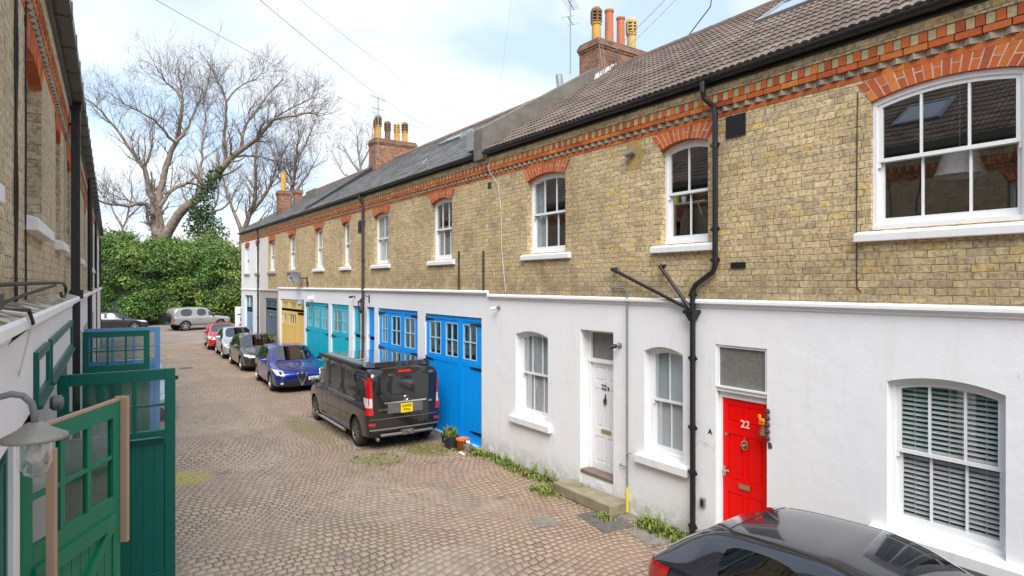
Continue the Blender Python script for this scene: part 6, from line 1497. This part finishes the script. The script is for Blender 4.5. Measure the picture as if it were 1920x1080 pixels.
line('top', [(-.50,-1.48),(.50,-1.48)], .016, .002)
for q in ('left', 'right'): line(q, [(-1.72,.95),(-1.86,.84),(-1.90,.50)], .010); line(q, [(-.10,.93),(-1.25,1.0)], .014, .004, 'chrome', 'window_trim')
mb = MB(); h_ = hit('top', 0, -1.35, .0); zt_ = h_.z if h_ else 1.4; mb.add([(-.025,-1.25,zt_),(.025,-1.25,zt_),(.025,-1.42,zt_-.01),(-.025,-1.42,zt_-.01),(0,-1.40,zt_+.06)], [(0,1,4),(1,2,4),(2,3,4),(3,0,4)]); mb.build('shark_fin_aerial', NEARP, car)
front_kit(car, patch, line, 4.45, 1.82, .91); side_kit(line, 4.45, 1.82, PN, False); mirror(car, .85, .62, .98, NEARP)
# --- silver three door off roader, side on
Ls, Ws = 4.1, 1.76; hs = Ws/2
sst = [(0,hs*.75,.40,.74,.82,0,'p'),(.06,hs*.9,.36,.82,.92,0,'p'),(.3,hs*.97,.34,.92,1.0,0,'p'),(1.05,hs,.34,.98,1.06,0,'p'),(1.2,hs,.34,1.0,1.12,.1,'g+W'),(1.72,hs,.34,1.02,1.64,.95,'p'),(1.80,hs,.34,1.02,1.68,1,'g'),(2.55,hs,.34,1.02,1.73,1,'p'),(2.80,hs,.34,1.02,1.73,1,'g'),(3.72,hs*.99,.36,1.02,1.70,1,'p'),(3.92,hs*.97,.38,1.02,1.64,.98,'p'),(4.05,hs*.94,.42,1.0,1.40,.9,'p'),(4.1,hs*.90,.46,.98,1.20,.8,'p')]
PSU = dict(L=Ls, W=Ws, st=sst, axles=(Ls/2-.78, Ls/2-3.33), wr=.36, wroof=hs-.16, zfloor=.6, seats=(.2,-.7), crease=.5)
SUVP = carpaint('champagne silver paint', (.38,.37,.35), .45, .3, .15)
car, patch, line, hit = make_car('silver three door off roader with a spare wheel, side on before the ivy bank', (6.95,51.2,gz(50)), R(-73), PSU, SUVP, 'off roader', name='parked_car')
for s in (-1, 1):
    patch('tail_light', 'rear', [(s*.68,.72),(s*.82,.72),(s*.82,.95),(s*.68,.95)], 'redlens', .008, 4, 5)
    line('left' if s < 0 else 'right', [(1.6,.55),(-1.8,.55)], .10, .006, 'alu', 'cladding_strip')
mb = MB(); mb.lathe((0,-2.22,.98),[(0,-.1),(.33,-.1),(.345,-.02),(.345,.1),(0,.12)],26,'y'); mb.build('spare_wheel', M['trim'], car)
mb = MB()
for s in (-.9,.9): mb.tube([(s,.8,.36),(s,-.85,.36)], .03, 6)
mb.build('side_step', M['alu'], car)
mb = MB(); mb.tube([(-.5,2.12,.50),(-.5,2.16,.85),(.5,2.16,.85),(.5,2.12,.50)], .03, 8); mb.build('bull_bar', M['chrome'], car)
front_kit(car, patch, line, Ls, Ws, hs, (.5,.8,.74,.88), lower=False); side_kit(line, Ls, Ws, PSU, False); mirror(car, .84, .72, 1.08, M['trim'])
# --- dark car far left
car, patch, line, hit = make_car('dark car half hidden behind the left terrace before the ivy bank', (1.6,52.0,gz(52)), R(-105+15), dict(hatch(4.3,1.76,1.42)), carpaint('dark grey car paint', (.03,.03,.034), .4, .25, .12))
front_kit(car, patch, line, 4.3, 1.76, .88); side_kit(line, 4.3, 1.76, hatch(4.3,1.76,1.42)); mirror(car, .82, .6, .96, M['trim'])
exec("pass")
# ======================= trees and the ivy bank =======================
c_, s_ = math.cos(YAW), math.sin(YAW)
def far(px, py, k):   # a direction seen from the lane, at distance k, turned into a point in the world
    x, z = (px-960)/1150*k, (533-py)/1150*k; return Vector((x*c_ + k*s_, -x*s_ + k*c_, 3.65+z))
def barkmat(name, a, b):
    t = T(name); o = t.obj(); c = t.mix(t.sstep(t.noise(o, 2.2, 4, .6), .35, .65), a, b); t.bump(t.noise(o, 9, 4), .03); return t.set(col=c, rough=.95, spec=.15)
M['bark'] = barkmat('grey brown bark', (.30,.24,.19), (.18,.145,.115)); M['twig'] = plain('thin twig bark', (.13,.10,.082), .95)
M['twigfar'] = plain('distant twig bark', (.13,.105,.095), .95)
def grow(mbt, mbc, p, d, L, r, lev, rnd, maxlev=4, up=.12, gn=.22, nb=(3,5), rmin=.012):
    """one limb from p in direction d; thick ones go to the trunk mesh, thin ones to the crown mesh"""
    n = 4 if lev < maxlev else 3; pts = [p]; rs = [r]; q = p.copy(); dd = d.copy(); dirs = [dd.copy()]
    for i in range(n):
        dd = (dd + Vector((rnd.gauss(0,gn),rnd.gauss(0,gn),rnd.gauss(0,gn)+up))).normalized(); q = q + dd*L/n; pts.append(q.copy()); rs.append(max(rmin*.6, r*(1-.72*(i+1)/n))); dirs.append(dd.copy())
    (mbt if r > .09 else mbc).tube([tuple(v) for v in pts], rs, 6 if r > .09 else 3, cap=False)
    if lev >= maxlev: return
    for k in range(rnd.randint(*nb)):
        t_ = rnd.uniform(.25, 1.0); i = min(n-1, int(t_*n)); b = pts[i].lerp(pts[i+1], t_*n-i); bd = dirs[i+1]
        ax = bd.cross(Vector((rnd.gauss(0,1),rnd.gauss(0,1),rnd.gauss(0,1)))).normalized(); ang = rnd.uniform(.35,.95)
        nd = (bd*math.cos(ang) + ax*math.sin(ang)).normalized()
        grow(mbt, mbc, b, nd, L*rnd.uniform(.45,.78), max(rmin, rs[i]*rnd.uniform(.4,.62)), lev+1, rnd, maxlev, up, gn, nb, rmin)
def limb_tree(label, limbs, base, dist, seed, maxlev=3, dens=1.0, L0=3.2, twig='twig', group=None, name='bare_tree', rscale=1.0):
    rnd = random.Random(seed); B = far(*base, dist); root = empty(name, tuple(B), 0, label, 'tree', group)
    mp_ = lambda p: (p[0]-B.x, p[1]-B.y, p[2]-B.z); tr = MB(mp_); cr = MB(mp_)
    for (pts, r0, r1, doff) in limbs:
        n = len(pts); P_ = []
        for i, (px, py) in enumerate(pts):
            dk = dist + doff*(i/(n-1))**1.2; v = far(px, py, dk); P_.append(v)
        # smooth resample
        Q = []; RR = []
        for i in range(n-1):
            p0, p1, p2, p3 = P_[max(i-1,0)], P_[i], P_[i+1], P_[min(i+2,n-1)]
            for j in range(3):
                u = j/3; q = .5*((2*p1) + (p2-p0)*u + (2*p0-5*p1+4*p2-p3)*u*u + (3*p1-p0-3*p2+p3)*u**3)
                Q.append(q + Vector((rnd.gauss(0,.06),rnd.gauss(0,.06),rnd.gauss(0,.06)))); RR.append(lerp(r0, r1, (i+u)/(n-1))*rscale)
        Q.append(P_[-1]); RR.append(r1*rscale); tr.tube([tuple(v) for v in Q], RR, 10, cap=False)
        tot = sum((a-b).length for a, b in zip(Q, Q[1:])); cnt = int(tot*1.15*dens)
        for k in range(cnt):
            t_ = rnd.uniform(.22, 1)**.8; i = min(len(Q)-2, int(t_*(len(Q)-1))); b = Q[i]; bd = (Q[i+1]-Q[i]).normalized()
            ax = bd.cross(Vector((rnd.gauss(0,1),rnd.gauss(0,1),rnd.gauss(0,1)))).normalized(); ang = rnd.uniform(.4,1.0)
            grow(tr, cr, b, (bd*math.cos(ang)+ax*math.sin(ang)+Vector((0,0,.25))).normalized(), L0*rnd.uniform(.6,1.35)*(1.1-.35*t_), max(.03, RR[i]*rnd.uniform(.22,.42)), maxlev-2 if RR[i] > .15 else maxlev-2, rnd, maxlev)
        grow(tr, cr, Q[-1], (Q[-1]-Q[-2]).normalized(), L0*.9, r1*rscale, maxlev-2, rnd, maxlev)
    tr.build('trunk', M['bark'], root, smooth=True); cr.build('crown', M[twig], root); return root, B
BIG = [
 ([(302,470),(299,446),(296,420),(291,393)], 1.15, .85, 0),
 ([(291,395),(272,384),(256,382),(240,386),(215,383),(192,379)], .42, .14, -4),
 ([(291,393),(284,370),(278,350),(270,315),(249,286),(219,245),(192,210),(168,190)], .50, .07, -3),
 ([(270,315),(283,288),(285,268),(281,250),(288,225)], .22, .07, 3),
 ([(293,392),(297,372),(305,345),(316,296),(329,267),(337,237),(342,184),(339,165),(334,142)], .62, .06, 2),
 ([(329,267),(316,256),(305,242),(290,226),(275,216),(250,202),(228,192)], .26, .06, -5),
 ([(329,267),(342,252),(353,237),(369,200),(385,178),(390,155)], .28, .05, 5),
 ([(342,184),(325,165),(312,155),(302,140),(292,124)], .15, .04, -3),
 ([(297,388),(315,364),(337,347),(361,345),(380,352)], .36, .16, 3),
 ([(306,455),(316,430),(342,393),(375,369),(402,334),(428,302),(455,280),(482,259),(514,226),(568,213),(598,217)], .85, .07, -4),
 ([(450,284),(460,237),(482,205),(514,167),(530,150)], .26, .05, 4),
 ([(423,305),(420,262),(423,225),(423,189),(411,155),(398,130)], .30, .05, -3),
 ([(423,195),(438,172),(455,160),(480,146),(495,138)], .16, .04, 3),
 ([(375,368),(377,312),(380,264),(386,216),(376,190)], .26, .05, 5),
 ([(440,294),(470,292),(510,298),(545,310)], .20, .05, 5),
 ([(482,259),(500,235),(540,205),(575,190),(590,182)], .16, .04, -3)]
limb_tree('huge bare tree with two forking trunks rising from the top of the ivy bank', BIG, (302,470), 64, 5, maxlev=4, dens=2.1, L0=2.9, rscale=.66)
TB = [([(452,478),(455,440),(470,400),(480,360),(478,300),(486,250)], .5, .08, 0), ([(455,440),(440,400),(425,360),(412,310)], .34, .06, 2), ([(470,400),(500,360),(520,310),(540,270)], .3, .06, -2),
      ([(520,460),(540,400),(550,340),(556,290),(560,245)], .5, .08, 3), ([(545,370),(575,330),(592,300)], .25, .06, 0), ([(548,350),(525,320),(510,280)], .25, .06, 2), ([(460,430),(500,410),(530,400)], .3, .08, 2), ([(556,300),(575,265),(585,240)], .16, .05, 0)]
limb_tree('tall bare tree behind the farthest chimney with upright branches', TB, (452,478), 84, 9, maxlev=4, dens=2.2, L0=3.6, twig='twigfar', rscale=.9)
TC = [([(680,380),(678,330),(672,290),(668,250)], .35, .06, 0), ([(678,330),(655,295),(640,270)], .25, .05, 2), ([(676,310),(692,280),(698,250)], .2, .05, 0), ([(680,345),(645,325),(632,305)], .2, .05, 0)]
limb_tree('small bare tree left of the brick chimney with six pots', TC, (680,380), 100, 12, maxlev=4, dens=1.0, L0=3.6, twig='twigfar', rscale=.8)
TD = [([(235,460),(232,430),(240,400),(248,360),(243,330)], .25, .05, 0), ([(232,430),(215,400),(200,370)], .2, .05, 0), ([(238,410),(265,385),(285,365)], .2, .05, 0), ([(225,450),(195,430),(180,405)], .2, .05, 0)]
limb_tree('low scrubby bare tree behind the left end of the ivy bank', TD, (235,460), 85, 15, maxlev=4, dens=1.0, L0=3.4, twig='twigfar', rscale=.8)
TE = [([(370,470),(372,430),(365,390),(372,340),(368,300)], .3, .05, 0), ([(372,430),(395,400),(410,360),(402,320)], .25, .05, 2), ([(366,400),(345,370),(335,330)], .2, .05, 0), ([(395,400),(425,385),(445,350)], .2, .05, 0)]
limb_tree('slender bare tree tangled behind the ivy clad trunk', TE, (370,470), 78, 21, maxlev=4, dens=.9, L0=3.2, twig='twigfar', rscale=.8)
def leafcloud(mb, c, rad, n, size, rnd, flat=1.0):
    for _ in range(n):
        v = Vector((rnd.gauss(0,1),rnd.gauss(0,1),rnd.gauss(0,1))).normalized()*rad*rnd.uniform(.55,1.05)**.5; v.z *= flat; p = c+v; s = size*rnd.uniform(.6,1.3)
        nrm = (v.normalized()*.8+Vector((rnd.gauss(0,.6),rnd.gauss(0,.6),rnd.gauss(0,.5)+.4))).normalized(); a = nrm.cross(Vector((rnd.gauss(0,1),rnd.gauss(0,1),rnd.gauss(0,1)))).normalized(); b = nrm.cross(a)
        mb.add([tuple(p-a*s*.5), tuple(p+b*s*.32), tuple(p+a*s*.6), tuple(p-b*s*.32)], [(0,1,2,3)])
def leafmat(name, pal, sc_=.35):
    t = T(name); o = t.obj(); k = t.m('ADD', t.m('MULTIPLY', t.island(), .55), t.m('MULTIPLY', t.sstep(t.noise(o, sc_, 3, .6), .3, .7), .5)); c = t.ramp(k, pal)
    return t.set(col=c, rough=.55, spec=.35)
M['ivy'] = leafmat('ivy and laurel leaf', [(0,(.018,.048,.012)),(.3,(.045,.11,.02)),(.55,(.085,.17,.026)),(.8,(.16,.22,.04)),(1,(.30,.29,.06))])
M['ivydark'] = leafmat('dark ivy leaf', [(0,(.012,.030,.010)),(.5,(.035,.075,.020)),(1,(.07,.12,.03))])
# the bank: a lumpy slope behind the parked off roader
rnd = random.Random(4)
def bank_top(x): return interp([(-12,6.7),(0,6.8),(3,7.1),(8,7.0),(11,6.3),(14,5.4),(24,5.0),(40,5.0)], x)
def bank_pt(x, s):    # s: 0 foot .. 1 crest
    top = bank_top(x); z = gz(56)+(top + .9*noise.noise(Vector((x*.45,7.7,0))) + .5*noise.noise(Vector((x*1.3,2.7,0))))*math.sin(s*math.pi/2*.98)**.85 ; y = 57.2 - .25*(x-5) + 7.5*s**1.7
    nz = noise.noise(Vector((x*.35, s*3.2, 1.3)))*2.6 + noise.noise(Vector((x*.8, s*6, 4.1)))*2.0
    return Vector((x, y - nz*(1-.3*s), z + nz*.35*s))
bk = empty('ivy_bank', (5,57.5,0), 0, 'tall bank smothered in green ivy and shrubs behind the off roader', 'hedge')
mb = MB(lambda p: (p[0]-5,p[1]-57.5,p[2])); nx_, ns_ = 90, 26; vs = []
for j in range(ns_+1):
    for i in range(nx_+1): vs.append(tuple(bank_pt(-14+i*.55, j/ns_)))
mb.add(vs, [(j*(nx_+1)+i, j*(nx_+1)+i+1, (j+1)*(nx_+1)+i+1, (j+1)*(nx_+1)+i) for j in range(ns_) for i in range(nx_)])
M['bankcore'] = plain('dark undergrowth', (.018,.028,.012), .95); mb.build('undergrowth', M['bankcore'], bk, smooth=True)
mb = MB(lambda p: (p[0]-5,p[1]-57.5,p[2]))
for k in range(1500):
    x = rnd.uniform(-9, 18.5); s = rnd.uniform(.02, 1.02); p = bank_pt(x, min(s,1)); rad = rnd.uniform(.3, 1.0)
    leafcloud(mb, p + Vector((0,-rad*.5,rad*.2)), rad, int(70*rad/.6), rnd.choice((.13,.17,.24)), rnd, .6)
for k in range(200):   # shaggy crest
    x = rnd.uniform(-9, 19); p = bank_pt(x, 1.0); leafcloud(mb, p+Vector((0,rnd.uniform(-1,1),rnd.uniform(-.3,.8))), rnd.uniform(.3,.7), 34, .18, rnd)
mb.build('foliage', M['ivy'], bk)
tw = MB(lambda p: (p[0]-5,p[1]-57.5,p[2]))
for k in range(60):
    x = rnd.uniform(-6,16); p = bank_pt(x, rnd.uniform(.3,.95)) - Vector((0,.8,0)); d = Vector((rnd.gauss(0,.6),rnd.gauss(-.2,.3),rnd.uniform(.0,1))).normalized()
    q = p+d*rnd.uniform(.6,1.8); tw.tube([tuple(p),tuple(p.lerp(q,.5)+Vector((0,0,-.1))),tuple(q)], [.03,.02,.01], 3)
tw_ = tw.build('bare_stems', M['twig'], bk); tw_['kind'] = 'stuff'
# ivy on the leaning trunk
iv = empty('ivy_clad_stump', tuple(far(395,440,61)), 0, 'dense dark ivy climbing the leaning trunk above the bank', 'ivy')
B_ = far(395,440,61); mb = MB(lambda p: (p[0]-B_.x,p[1]-B_.y,p[2]-B_.z))
for (px, py, rad, n) in ((372,400,.9,120),(378,380,1.0,130),(384,362,.9,120),(392,345,.8,110),(401,330,.7,90),(380,420,1.3,170),(392,430,1.5,180),(368,425,1.2,140),(405,440,1.3,150),(386,400,1.0,110),(412,318,.4,30),(378,445,1.5,170)):
    leafcloud(mb, far(px,py,60.5+rnd.uniform(-.5,.5)), rad, n*2, .26, rnd)
mb.build('foliage', M['ivydark'], iv)
# ======================= overhead cables =======================
wire(tuple(far(470,-15,9)), tuple(far(845,252,40)), .45, 'cable sagging from the top centre towards the second chimney', .009)
wire(tuple(far(545,-15,12)), tuple(far(900,232,34)), .35, 'faint cable above the slate roof, upper of the pair', .008)
wire(tuple(far(275,-10,12)), tuple(far(820,246,42)), .5, 'cable passing over the bare tree to the second chimney', .011)
wire(tuple(far(961,-15,20)), tuple(far(930,212,17)), .05, 'short cable dropping steeply to the slate roof ridge', .008)
wire(tuple(far(1258,-12,14)), tuple(far(1150,95,16.5)), .02, 'upper of two cables leaving the nearest chimney', .010)
wire(tuple(far(1278,-12,14)), tuple(far(1165,100,16.5)), .02, 'lower of two cables leaving the nearest chimney', .008)
